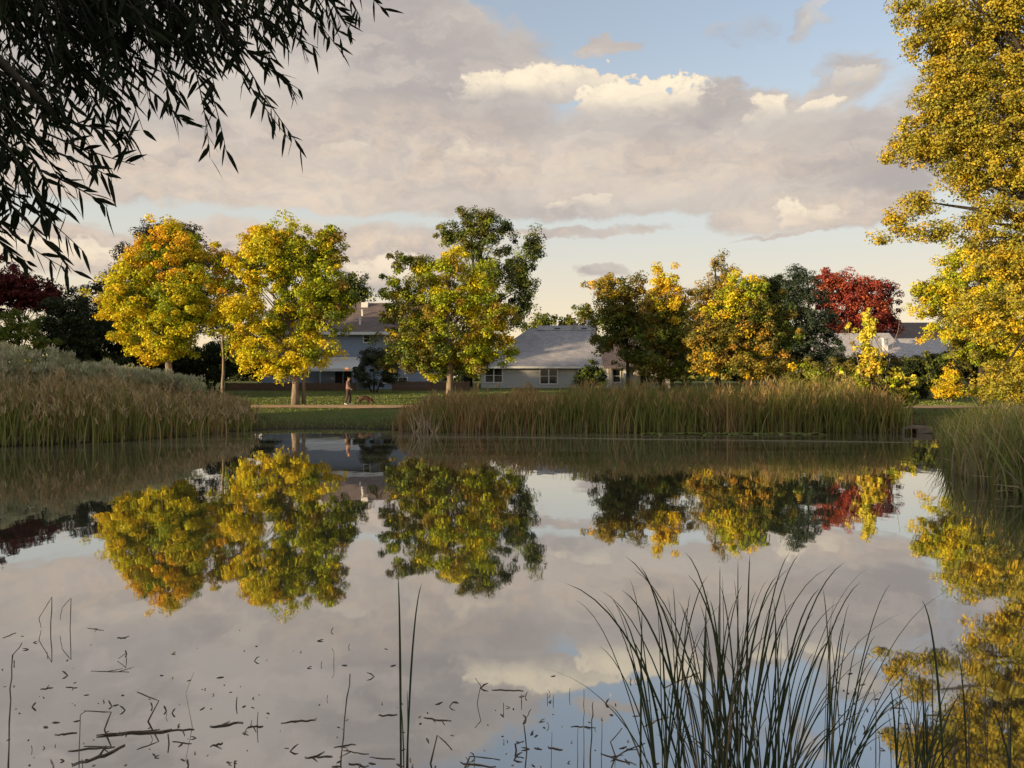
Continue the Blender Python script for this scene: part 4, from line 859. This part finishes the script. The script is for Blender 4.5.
m = MB(); hnd = Vector((pxx+0.33, pyy-0.17, pz+0.95)); end = cpos+u2*0.1
if end.z < cpos.z: end = cpos-u2*0.1
m.tube([hnd, hnd.lerp(end, 0.3)+Vector((0,0,-0.12)), hnd.lerp(end, 0.65)+Vector((0,0,-0.12)), end], 0.008, 4)
tag(m.build('dog_leash', DARKHOLE, origin=hnd), 'thin dark leash between the walking person and the dog', 'leash')

# ------------------------------------------------------------------ foreground cattails and debris
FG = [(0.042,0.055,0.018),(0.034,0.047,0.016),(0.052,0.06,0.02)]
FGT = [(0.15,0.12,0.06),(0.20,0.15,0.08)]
def bladepath(base, tip, sag, n=10):
    """from base to tip, bowing upward then arching over"""
    b, t = Vector(base), Vector(tip); ctrl = Vector((b.x+(t.x-b.x)*sag, b.y+(t.y-b.y)*sag, t.z*1.02))
    mid = b.lerp(t, 0.5); ctrl = mid.lerp(ctrl, 0.75)
    return [b*(1-s)**2+ctrl*(2*s*(1-s))+t*(s*s) for s in [i/n for i in range(n+1)]]
def plant(bl, label, group, cat='cattail', name='cattail_plant'):
    m = MB(); org = Vector(bl[0][0])
    for base, tip, w, sag, col in bl:
        pts = bladepath(base, tip, sag)
        n = len(pts); ws = [w*(0.75+0.5*(i/n) if i/n < 0.35 else 0.92*(1-((i/n)-0.35)/0.65)**0.75) for i in range(n)]; ws[-1] = 0.0004
        a = random.uniform(-0.7, 0.7)
        m.ribbon(pts, ws, (math.cos(a), math.sin(a), 0), col, 0.35)
    o = m.build(name, REED, origin=(org.x, org.y, 0)); tag(o, label, cat, group); return o
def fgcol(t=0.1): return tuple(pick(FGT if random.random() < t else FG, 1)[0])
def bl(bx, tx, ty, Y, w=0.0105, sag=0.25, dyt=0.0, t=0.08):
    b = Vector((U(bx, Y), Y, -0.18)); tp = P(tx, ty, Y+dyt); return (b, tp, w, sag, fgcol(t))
# distinctive arching blades traced from the photograph: (base px, tip px, tip py, distance)
traced = [((692,565,583,4.75),(700,600,590,4.7),(690,640,566,4.8)), ((715,625,556,4.65),(705,622,590,4.75)), ((660,612,600,4.7),(672,632,640,4.8)), ((640,642,612,4.6),(668,660,625,4.7)),
          ((735,685,552,4.7),(745,688,575,4.75),(730,710,600,4.8)), ((720,720,566,4.85),(728,700,640,4.6)), ((738,738,560,4.7),(742,720,585,4.6)), ((745,750,555,4.8),(735,778,575,4.75)),
          ((740,800,553,4.65),(745,790,552,4.7),(752,796,600,4.8)), ((765,845,562,4.7),(770,820,588,4.75)), ((758,843,600,4.75),(772,868,568,4.6)), ((780,872,655,4.7),(775,905,612,4.75)), ((790,880,690,4.6),(778,830,640,4.8))]
kinds = ['with long blades arching far left from the big clump', 'with a pair of blades leaning left, tips crossing', 'with short blades at the left side of the big clump', 'with near-upright blades at the left front of the big clump',
         'with three tall pointed blades near the middle left of the big clump', 'with a straight tall blade and a short one beside it', 'with upright blades in the middle of the big clump', 'with a tall middle blade leaning slightly right',
         'with tall blades leaning right from the clump centre', 'with long blades reaching right above the clump', 'with blades bowing right over the water', 'with low blades arching far right toward the golden reflection', 'with flat blades bent low to the right']
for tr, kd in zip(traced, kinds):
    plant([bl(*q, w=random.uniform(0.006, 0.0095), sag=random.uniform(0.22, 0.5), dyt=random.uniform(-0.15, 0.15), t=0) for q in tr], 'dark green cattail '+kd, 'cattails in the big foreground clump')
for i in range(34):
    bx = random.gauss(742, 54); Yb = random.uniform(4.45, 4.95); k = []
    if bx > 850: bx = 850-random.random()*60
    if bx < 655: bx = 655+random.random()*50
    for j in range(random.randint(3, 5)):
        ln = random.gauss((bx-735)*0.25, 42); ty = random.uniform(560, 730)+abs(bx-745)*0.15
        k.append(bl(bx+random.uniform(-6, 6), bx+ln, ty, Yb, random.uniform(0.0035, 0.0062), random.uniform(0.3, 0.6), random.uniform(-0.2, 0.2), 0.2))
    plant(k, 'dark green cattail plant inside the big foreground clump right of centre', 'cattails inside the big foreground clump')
for i in range(7):
    bx = random.choice([880, 895, 905, 915, 872, 925]); Yb = random.uniform(4.5, 4.9); k = []
    for j in range(random.randint(3, 4)):
        k.append(bl(bx+random.uniform(-6, 6), bx+random.gauss(22, 26), random.uniform(650, 740), Yb, random.uniform(0.004, 0.007), random.uniform(0.1, 0.6), random.uniform(-0.1, 0.2), 0.08))
    plant(k, 'short dark cattail plant in the small clump before the golden reflection', 'cattails in the small right foreground clump')
plant([bl(945, 922, 600, 4.8, 0.008, 0.2, 0, 0), bl(968, 958, 655, 4.75, 0.006, 0.2, 0, 0)], 'two tall thin dark blades crossing the golden reflection at the right', None)
plant([bl(1010, 1012, 690, 4.7, 0.005, 0.2, 0, 0), bl(1018, 985, 700, 4.7, 0.005, 0.4, 0, 0)], 'sparse thin blades in the lower right corner', None)
plant([bl(401, 398, 577, 4.92, 0.008, 0.1, 0, 0), bl(404, 400, 700, 4.92, 0.006, 0.1, 0, 0)], 'tall thin straight cattail, left one of the lone pair below the ash reflection', 'pair of lone cattails')
plant([bl(406, 422, 583, 4.90, 0.008, 0.3, 0, 0), bl(408, 407, 690, 4.92, 0.005, 0.1, 0, 0)], 'tall thin cattail leaning right, right-hand twin of the lone pair below the ash reflection', 'pair of lone cattails')

def stalk(pts, Y, r, label, material=DEADREED, group='dead reed stalks standing in the shallows', name='dead_stalk'):
    m = MB(); p3 = [P(px, py, Y+i*0.01) for i, (px, py) in enumerate(pts)]; p3[0].z = -0.15
    # keep the free end out of the water
    for q in p3[1:]: q.z = max(q.z, 0.012)
    pp = []
    for a, b in zip(p3[:-1], p3[1:]):
        for k in range(4): pp.append(a.lerp(b, k/4)+Vector((random.uniform(-1,1), random.uniform(-1,1), 0))*r*0.4)
    pp.append(p3[-1]); n = len(pp)
    m.tube(pp, [0.5*r*(1-0.5*i/n)*random.uniform(0.75, 1.15) for i in range(n)], 6)
    return tag(m.build(name, material, smooth=True, origin=p3[0]), label, 'reed stalk', group)
def Yw_(py): return F*CAMZ/(py-HOR)
ST = [([(50,630),(52,597),(39,618),(41,628)], 0.010, 'dead stalk folded into a triangle, left one of two standing below the first maple reflection'),
      ([(70,629),(71,598),(62,608),(60,620)], 0.009, 'dead stalk folded at its top, right one of two standing below the first maple reflection'),
      ([(8,766),(10,700),(13,655),(22,643)], 0.011, 'tall thin dead stalk with a bent tip at the lower left edge'),
      ([(127,661),(126,653),(118,660)], 0.008, 'tiny dead stalk folded into a triangle in open water at the left'),
      ([(135,722),(159,701),(137,692)], 0.014, 'dark dead stalk bent into a sharp point in the left debris tangle'),
      ([(96,730),(112,712),(84,711)], 0.014, 'dark dead stalk bent over flat to the left in the debris tangle'),
      ([(79,768),(80,715),(86,711)], 0.006, 'thin upright dead stem at the left of the debris tangle'),
      ([(197,727),(186,693),(194,672)], 0.005, 'thin pale-tipped bent stem right of the left debris tangle'),
      ([(170,744),(168,734)], 0.016, 'short stubby stalk right of the left debris tangle'),
      ([(333,664),(334,652),(332,648)], 0.006, 'small curved stem standing alone between the second maple and the ash reflections'),
      ([(339,764),(345,720),(350,674)], 0.012, 'straight brown stick standing left of the lone cattail pair'),
      ([(425,764),(438,735),(452,750)], 0.014, 'dark stalk bent into a roof shape just right of the lone cattail pair'),
      ([(452,768),(470,756),(500,760)], 0.013, 'low dark stalk bent over at the bottom edge right of the lone cattails'),
      ([(472,704),(481,686),(475,678)], 0.008, 'small elbow-bent stalk in front of the bright cloud reflection'),
      ([(529,752),(524,722),(531,709)], 0.010, 'elbow-bent dark stalk right of the middle of the shallows'),
      ([(518,751),(516,744),(524,741)], 0.014, 'stubby curled dark stalk at the foot of the elbow-bent one'),
      ([(623,757),(611,742),(622,728)], 0.010, 'elbow-bent stalk just left of the big cattail clump'),
      ([(583,764),(584,720),(584,690)], 0.008, 'pale tan upright stalk, tallest of the thin row left of the big clump'),
      ([(590,762),(592,720),(593,702)], 0.010, 'brown upright stalk with a thick tip in the thin row left of the big clump'),
      ([(577,766),(578,728)], 0.006, 'thin green upright stem, leftmost of the thin row left of the big clump'),
      ([(601,766),(602,717)], 0.006, 'thin upright stem at the right of the thin row left of the big clump'),
      ([(551,768),(552,732)], 0.005, 'faint thin upright stem between the elbow-bent stalk and the thin row'),
      ([(569,697),(570,688)], 0.007, 'short thin stub before the bright cloud reflection'),
      ([(236,706),(237,697)], 0.012, 'short dark L-shaped stub in open water left of the middle'),
      ([(257,728),(258,712)], 0.011, 'short upright stub on a floating stalk left of the middle'),
      ([(583,640+90),(596,727)], 0.007, 'short stub crossing the thin row left of the big clump')]
for pts, r, lab in ST:
    stalk(pts, Yw_(pts[0][1]), r, lab, PALEREED if 'pale' in lab else DEADREED)
for i, (px, py) in enumerate(((521,702),(503,708),(547,698),(553,700),(521,699))):
    stalk([(px, py+2), (px+0.5, py-5)], Yw_(py+2), 0.009, 'short cut reed stub standing in front of the bright cloud reflection', PALEREED if i > 1 else DEADREED, 'short reed stubs before the bright cloud reflection', 'reed_stub')
def log(a, b, r, lab, material=DEADREED, lift=0.0, group='dead reed stems lying on the water'):
    if r < 0.02: mpx, mpy = (a[0]+b[0])/2, (a[1]+b[1])/2; a = (mpx+(a[0]-mpx)*0.78, mpy+(a[1]-mpy)*0.78); b = (mpx+(b[0]-mpx)*0.78, mpy+(b[1]-mpy)*0.78)
    A, B = W(*a), W(*b); A.z = B.z = r*0.25; B.z += lift
    m = MB(); n = 7; bow = random.uniform(-0.05, 0.05)*(B-A).length; pd = Vector(((B-A).y, -(B-A).x, 0)).normalized()
    pp = [A.lerp(B, i/n)+pd*(bow*math.sin(math.pi*i/n))+Vector((random.uniform(-1,1)*r*0.7, random.uniform(-1,1)*r*0.9, 0)) for i in range(n+1)]
    for _ in range(random.randint(0, 2)):
        q = pp[random.randint(2, 5)]; e2 = q+(B-A)*random.uniform(0.12, 0.3)+pd*random.uniform(-0.12, 0.12); m.tube([q, e2], [r*0.3, r*0.12], 4)
    m.tube(pp, [0.36*r*(0.25+0.75*math.sin(math.pi*(0.06+0.86*i/n))**0.6*random.uniform(0.5, 1.25)) for i in range(n+1)], 6)
    return tag(m.build('floating_stem', material, smooth=True, origin=A), lab, 'reed stem', group)
LG = [((98,737),(172,731),0.026,'thickest dark reed stem lying flat in the left debris tangle'),((150,732),(199,729),0.014,'thin dark stem lying at the right of the left debris tangle'),((72,766),(126,746),0.02,'dark stem lying slanted below the left debris tangle'),
      ((60,752),(122,747),0.012,'thin dark stem lying just above the slanted one in the left tangle'),((52,735),(80,733),0.012,'short dark stem lying left of the debris tangle'),((170,741),(194,744),0.009,'short thin stem below the right end of the left tangle'),
      ((38,690),(56,687),0.010,'small flat stem lying left, above the debris tangle'),((64,687),(78,688),0.010,'small reddish flat stem lying above the debris tangle'),((85,671),(135,672),0.007,'long thin stem lying above the debris tangle'),
      ((0,639),(18,632),0.010,'thin stem lying at the left edge by the folded stalks'),((86,628),(106,631),0.008,'thin stem lying right of the folded stalks'),((116,638),(128,638),0.012,'short thick stem lying right of the folded stalks'),
      ((205,728),(248,722),0.017,'tapered dark stem lying in open water left of the middle'),((246,728),(260,726),0.012,'short dark stem at the foot of the upright stub left of the middle'),((277,724),(320,720),0.012,'long dark stem lying left of the brown stick'),
      ((208,747),(226,742),0.012,'short slanted stem lying below open water left of the middle'),((300,758),(336,756),0.014,'dark stem lying against the foot of the brown stick'),((330,748),(358,744),0.010,'thin stem lying just right of the brown stick'),((345,763),(372,767),0.014,'reddish stem lying at the bottom edge right of the brown stick'),
      ((375,716),(400,714),0.013,'short dark stem lying against the lone cattails'),((365,757),(400,759),0.009,'thin stem lying low against the lone cattails'),((487,690),(528,691),0.010,'straight stem lying across the bright cloud reflection'),((420,717),(455,722),0.012,'pale brown stem lying right of the lone cattails'),
      ((568,727),(597,728),0.010,'stem lying across the thin row of stalks'),((545,746),(564,751),0.013,'short dark stem lying left of the thin row of stalks'),((533,748),(542,750),0.010,'tiny dark stem beside the elbow-bent stalk'),
      ((455,762),(500,768),0.012,'dark stem lying at the bottom edge right of the roof-shaped stalk'),((596,752),(640,766),0.010,'thin stem slanting down toward the big clump'),((605,764),(650,740),0.009,'thin stem slanting up toward the big clump'),((372,755),(340,750),0.008,'faint thin stem lying right of the brown stick foot')]
for a, b, r, lab in LG: log(a, b, r, lab)
for a, b, lab in (((660,690),(705,670),'pale dry leaf stem lying inside the big clump, upper one'),((640,728),(672,716),'pale dry leaf stem lying at the left of the big clump'),((888,712),(906,700),'pale dry leaf stem lying before the golden reflection'),((922,716),(960,714),'pale dry stem lying on the golden reflection')):
    log(a, b, 0.012, lab, PALEREED)
for i in range(16):
    px = random.uniform(862, 1012); py = random.uniform(715, 766); hh = random.uniform(14, 60)
    stalk([(px, py), (px+random.uniform(-3, 3), py-hh*0.6), (px+random.uniform(-8, 8), py-hh)], Yw_(py), random.uniform(0.007, 0.012), 'short dead stalk standing on the golden reflection in the lower right corner', PALEREED if i % 3 == 0 else DEADREED, 'short dead stalks in the lower right corner')
# small bits of broken reed, mostly one of a kind to the eye
spots = []
for _ in range(285):
    px = random.choice([random.uniform(0, 420), random.uniform(0, 250), random.uniform(400, 660), random.uniform(840, 1000)]); py = 628+140*random.random()**0.7
    if px > 430 and py < 672: py = random.uniform(680, 765)
    spots.append((px, py))
for i, (px, py) in enumerate(spots):
    c = W(px, py); r = random.uniform(0.005, 0.016); m = MB(); a = random.uniform(0, 3.14); L = random.uniform(0.8, 5)*r
    dv = Vector((math.cos(a)*L, math.sin(a)*L, random.choice([0, 0, 0, 0, 0.008, 0.03])))
    m.tube([c+Vector((0,0,0.0)), c+dv*0.5+Vector((random.uniform(-1,1)*r*0.4,random.uniform(-1,1)*r*0.4,0.002))+Vector((0,0,dv.z*0.2)), c+dv+Vector((0,0,0.002))], [r*0.3, r*0.45, r*0.15], 5)
    side = 'left' if px < 430 else ('middle' if px < 700 else 'right')
    tag(m.build('reed_bit', DEADREED if random.random() < 0.78 else PALEREED, origin=c), 'small bit of broken reed floating on the %s shallows' % side, 'reed bit', 'bits of broken reed on the %s shallows' % side)
# broken tan stems at the waterline of the right reed bed and pale clump at the left end of the far bed
m = MB()
for _ in range(60):
    Yq = random.uniform(15.8, 22); t = (Yq-15.8)/6.2; xq = 10.3+t*1.9; b = Vector((xq+random.uniform(-0.1, 0.6), Yq, random.uniform(0, 0.15))); an = random.uniform(0, 6.28); L = random.uniform(0.3, 0.9)
    tp = b+Vector((math.cos(an)*L, math.sin(an)*L*0.6, random.uniform(-0.03, 0.35))); tp.z = max(tp.z, 0.01)
    m.tube([b, b.lerp(tp, 0.5)+Vector((0,0,0.05)), tp], [0.012, 0.01, 0.004], 4)
tag(m.build('fallen_reeds', PALEREED), 'tangle of broken pale reeds at the foot of the right cattails', 'reeds', kind='stuff')
m = MB(); c0 = W(424, 433)
for _ in range(55):
    b = c0+Vector((random.uniform(-0.5, 0.5), random.uniform(0, 0.5), -0.05)); tp = b+Vector((random.uniform(-0.55, 0.45), random.uniform(-0.3, 0.3), random.uniform(0.4, 1.25)))
    m.tube([b, b.lerp(tp, 0.5)+Vector((0.03,0,0)), tp], [0.022, 0.018, 0.006], 4)
tag(m.build('dry_reed_clump', PALEREED, origin=c0), 'pale dry reed clump at the left end of the far cattail bed', 'reeds')

# ------------------------------------------------------------------ sky
w = bpy.data.worlds.new('World'); S.world = w; w.use_nodes = True
nt = w.node_tree; nt.nodes.clear(); LK = nt.links.new
class E:
    """tiny expression wrapper round shader math"""
    def __init__(s, sock): s.s = sock
    def _m(s, op, *o):
        n = nt.nodes.new('ShaderNodeMath'); n.operation = op
        for i, q in enumerate((s,)+o):
            if isinstance(q, E): LK(q.s, n.inputs[i])
            else: n.inputs[i].default_value = q
        return E(n.outputs[0])
    def __add__(s, o): return s._m('ADD', o)
    def __sub__(s, o): return s._m('SUBTRACT', o)
    def __mul__(s, o): return s._m('MULTIPLY', o)
    def __truediv__(s, o): return s._m('DIVIDE', o)
    def mx(s, o): return s._m('MAXIMUM', o)
    def mn(s, o): return s._m('MINIMUM', o)
def const(v):
    n = nt.nodes.new('ShaderNodeValue'); n.outputs[0].default_value = v; return E(n.outputs[0])
def sstep(e, a, b, lo=0.0, hi=1.0):
    n = nt.nodes.new('ShaderNodeMapRange'); n.interpolation_type = 'SMOOTHSTEP'
    LK(e.s, n.inputs[0]); n.inputs[1].default_value = a; n.inputs[2].default_value = b; n.inputs[3].default_value = lo; n.inputs[4].default_value = hi
    return E(n.outputs[0])
tc = nt.nodes.new('ShaderNodeTexCoord'); sp = nt.nodes.new('ShaderNodeSeparateXYZ'); LK(tc.outputs['Generated'], sp.inputs[0])
dxs, dys, dzs = (E(o) for o in sp.outputs)
az = dxs._m('ARCTAN2', dys); el = dzs._m('ARCSINE')
def fbm(u, v, scale, detail=6, rough=0.55, seed=0.0):
    c = nt.nodes.new('ShaderNodeCombineXYZ'); LK((u).s, c.inputs[0]); LK((v).s, c.inputs[1]); c.inputs[2].default_value = seed
    n = nt.nodes.new('ShaderNodeTexNoise'); n.inputs['Scale'].default_value = scale; n.inputs['Detail'].default_value = detail; n.inputs['Roughness'].default_value = rough
    LK(c.outputs[0], n.inputs['Vector']); return E(n.outputs['Fac'])
def ang(px, py):
    a = math.atan((px-512)/F); return a, math.atan((HOR-py)/F*math.cos(a))
w1 = fbm(az, el*1.6, 7, 5, 0.6, 1.3)-0.5; w2 = fbm(az, el*1.6, 7, 5, 0.6, 7.7)-0.5
wu = az+w1*0.16; wv = el+w2*0.09
f1 = w1*0.08; 
wu2 = az+w1*0.07+(fbm(az, el*1.5, 28, 4, 0.6, 3.1)-0.5)*0.035; wv2 = el+w2*0.035+(fbm(az, el*1.5, 28, 4, 0.6, 5.1)-0.5)*0.022
def blob(px, py, rx, ry, fine=False, amp=1.0):
    a, e = ang(px, py); U_, V_ = (wu2, wv2) if fine else (wu, wv)
    du = (U_-a)*(F/rx*0.9); dv = (V_-e)*(F/ry*0.95)
    d = (du*du+dv*dv)
    return sstep(d, 0.0, 2.2, amp, 0.0)
def union(bs):
    r = bs[0]
    for b in bs[1:]: r = r.mx(b)
    return r
cloud_big = union([blob(120,90,330,125), blob(310,60,175,75), blob(300,150,240,60), blob(430,100,110,80), blob(120,175,250,40), blob(620,170,230,56), blob(700,140,130,34), blob(790,165,120,48), blob(480,190,180,42), blob(845,82,34,28,amp=0.75), blob(745,32,34,12,amp=0.5), blob(815,22,22,10,amp=0.5), blob(597,50,30,7,amp=0.75), blob(715,95,26,14,amp=0.65), blob(860,165,60,24,amp=0.75), blob(660,210,170,22), blob(1000,120,90,60,amp=0.7)])
low_big = union([blob(60,245,150,18,True,0.8), blob(330,245,140,22,True,0.8), blob(400,270,80,22,True,0.9), blob(810,212,85,18,True,0.95), blob(600,268,26,8,True,0.7), blob(580,232,90,6,True,0.7), blob(785,235,40,3,True,0.75), blob(690,290,60,5,True,0.5), blob(500,250,40,8,True,0.5)])
# behind and above the view: open broken cloud
gen = sstep(fbm(az, el*1.8, 3.2, 6, 0.55, 12.0), 0.46, 0.62)*0.8
front = sstep(az._m('ABSOLUTE'), 0.62, 0.85, 1.0, 0.0)*sstep(el, 0.50, 0.66, 1.0, 0.0)
cloud_big = cloud_big*sstep(wv2, 0.178, 0.212)
dens = cloud_big.mx(low_big)*front+gen*(const(1.0)-front)
fb = fbm(wu, wv*1.8, 11, 7, 0.6, 2.0)
fbs = fbm(wu+0.018, (wv-0.022)*1.8, 11, 7, 0.6, 2.0)            # the same field sampled away from the sun: tells lit edges
bil = fbm(az, el*1.4, 24, 4, 0.5, 9.0); bil2 = fbm(az, el*1.4, 60, 3, 0.5, 9.5)
billow = (bil-0.5)._m('ABSOLUTE')*2.6+(bil2-0.5)._m('ABSOLUTE')*1.1+(fb-0.5)*0.8
def cumulus(px, py, rx, ry, amp=1.0):
    '''a sunlit heap: crisp lumpy top, soft base that fades into the grey'''
    a, e = ang(px, py); u = (wu2-a)*(F/rx); v = (wv2-e)*(F/ry)
    inside = sstep((u*u)*0.8+v.mx(0.0)*v.mx(0.0)*0.9+billow*1.45, 0.66, 1.15, amp, 0.0)
    inside = inside*sstep(v, -2.0, -0.7)
    return inside*sstep(v, -1.5, 0.45), inside
cums = [cumulus(500,82,48,13), cumulus(535,76,34,17), cumulus(575,74,44,15), cumulus(625,92,50,16), cumulus(665,92,44,17), cumulus(768,106,22,13,0.85), cumulus(822,104,18,7,0.8), cumulus(790,212,16,14,0.7), cumulus(822,215,24,8,0.4), cumulus(585,203,44,5,0.40), cumulus(465,152,22,12,0.3), cumulus(345,147,24,5,0.3), cumulus(385,268,46,16,0.6), cumulus(70,252,120,14,0.6), cumulus(852,72,22,9,0.35), cumulus(815,12,24,9,0.4), cumulus(500,242,60,9,0.35)]
heaps = union([c[0] for c in cums]); hcover = union([c[1] for c in cums])*front
fine = fbm(wu2, wv2*1.6, 34, 5, 0.6, 14.0)
cover = sstep(dens+(fb-0.5)*0.75+(fine-0.5)*0.34, 0.33, 0.72).mx(sstep(hcover, 0.18, 0.6))
litm = heaps*front
glow = union([blob(640,170,160,24,True,0.5), blob(480,165,90,22,True,0.6), blob(200,190,190,40,True,0.6), blob(330,255,130,22,True,0.8), blob(380,140,120,30,True,0.45), blob(60,250,120,20,True,0.8), blob(820,212,70,16,True,0.6), blob(560,240,110,10,True,0.5), blob(300,160,60,14,True,0.4)])*front
edge_l = sstep(fb-fbs, 0.0, 0.16)
shade = sstep(fbm(wu, wv*2.2, 5, 5, 0.55, 4.0), 0.35, 0.68)
def rgb(c):
    n = nt.nodes.new('ShaderNodeRGB'); n.outputs[0].default_value = (*c, 1); return n.outputs[0]
def mixc(f, a, b):
    n = nt.nodes.new('ShaderNodeMix'); n.data_type = 'RGBA'; n.clamp_factor = True
    LK(f.s, n.inputs[0]); LK(a, n.inputs[6]); LK(b, n.inputs[7]); return n.outputs[2]
K = 1/0.10
def ck(c): return rgb(tuple(q*K for q in c))
cgrey = mixc(shade, ck((0.37,0.33,0.315)), ck((0.52,0.465,0.415)))
cgrey = mixc(edge_l*0.30, cgrey, ck((0.66,0.57,0.48)))
cgrey = mixc(glow*sstep(fine, 0.2, 0.8), cgrey, ck((0.76,0.59,0.43)))
ccol = mixc(litm*sstep(bil+fine, 0.72, 1.12, 0.6, 1.0), cgrey, ck((0.86,0.74,0.55)))
sky = nt.nodes.new('ShaderNodeTexSky'); sky.sky_type = 'NISHITA'; sky.sun_disc = False; sky.sun_elevation = SUN_EL
sky.sun_rotation = math.atan2(SUN_H.x, SUN_H.y)
sky.altitude = 1600; sky.air_density = 1.0; sky.dust_density = 1.5; sky.ozone_density = 1.0
SKYGAIN = (2.25, 2.15, 2.15)
gn = nt.nodes.new('ShaderNodeMix'); gn.data_type = 'RGBA'; gn.blend_type = 'MULTIPLY'; gn.inputs[0].default_value = 1.0
LK(sky.outputs[0], gn.inputs[6]); gn.inputs[7].default_value = (*SKYGAIN, 1)
# thin high veil that pales the sky towards the horizon
veil = sstep(el, 0.10, 0.44, 0.90, 0.32)
base = mixc(veil, gn.outputs[2], mixc(sstep(el, 0.03, 0.2), ck((0.76,0.60,0.40)), ck((0.57,0.55,0.48))))
final = mixc(cover*sstep(el, 0.01, 0.07, 0.25, 0.96), base, ccol)
bg = nt.nodes.new('ShaderNodeBackground'); bg.inputs['Strength'].default_value = 0.09
LK(final, bg.inputs['Color'])
wo = nt.nodes.new('ShaderNodeOutputWorld'); LK(bg.outputs[0], wo.inputs[0])
w.cycles.sampling_method = 'MANUAL'; w.cycles.sample_map_resolution = 512

sl = bpy.data.lights.new('sun', 'SUN'); sl.energy = 5.0; sl.angle = math.radians(0.6); sl.color = (1.0, 0.77, 0.46)
so = bpy.data.objects.new('sun', sl); COL.objects.link(so)
so.rotation_euler = SUN_DIR.to_track_quat('Z', 'Y').to_euler()

# ------------------------------------------------------------------ camera and render
cam = bpy.data.cameras.new('camera'); co = bpy.data.objects.new('camera', cam); COL.objects.link(co); S.camera = co
co.location = (0, 0, CAMZ); co.rotation_euler = (math.radians(90), 0, 0)
cam.sensor_width = 36; cam.lens = F/1024*36; cam.shift_y = -6/1024; cam.clip_start = 0.05; cam.clip_end = 4000
S.view_settings.view_transform = 'Standard'; S.view_settings.look = 'None'; S.view_settings.gamma = 1.0; S.view_settings.exposure = 0.47
S.render.engine = 'CYCLES'; S.cycles.max_bounces = 6; S.cycles.diffuse_bounces = 3; S.cycles.glossy_bounces = 3; S.cycles.transmission_bounces = 3
S.cycles.use_denoising = True; S.cycles.sample_clamp_indirect = 4
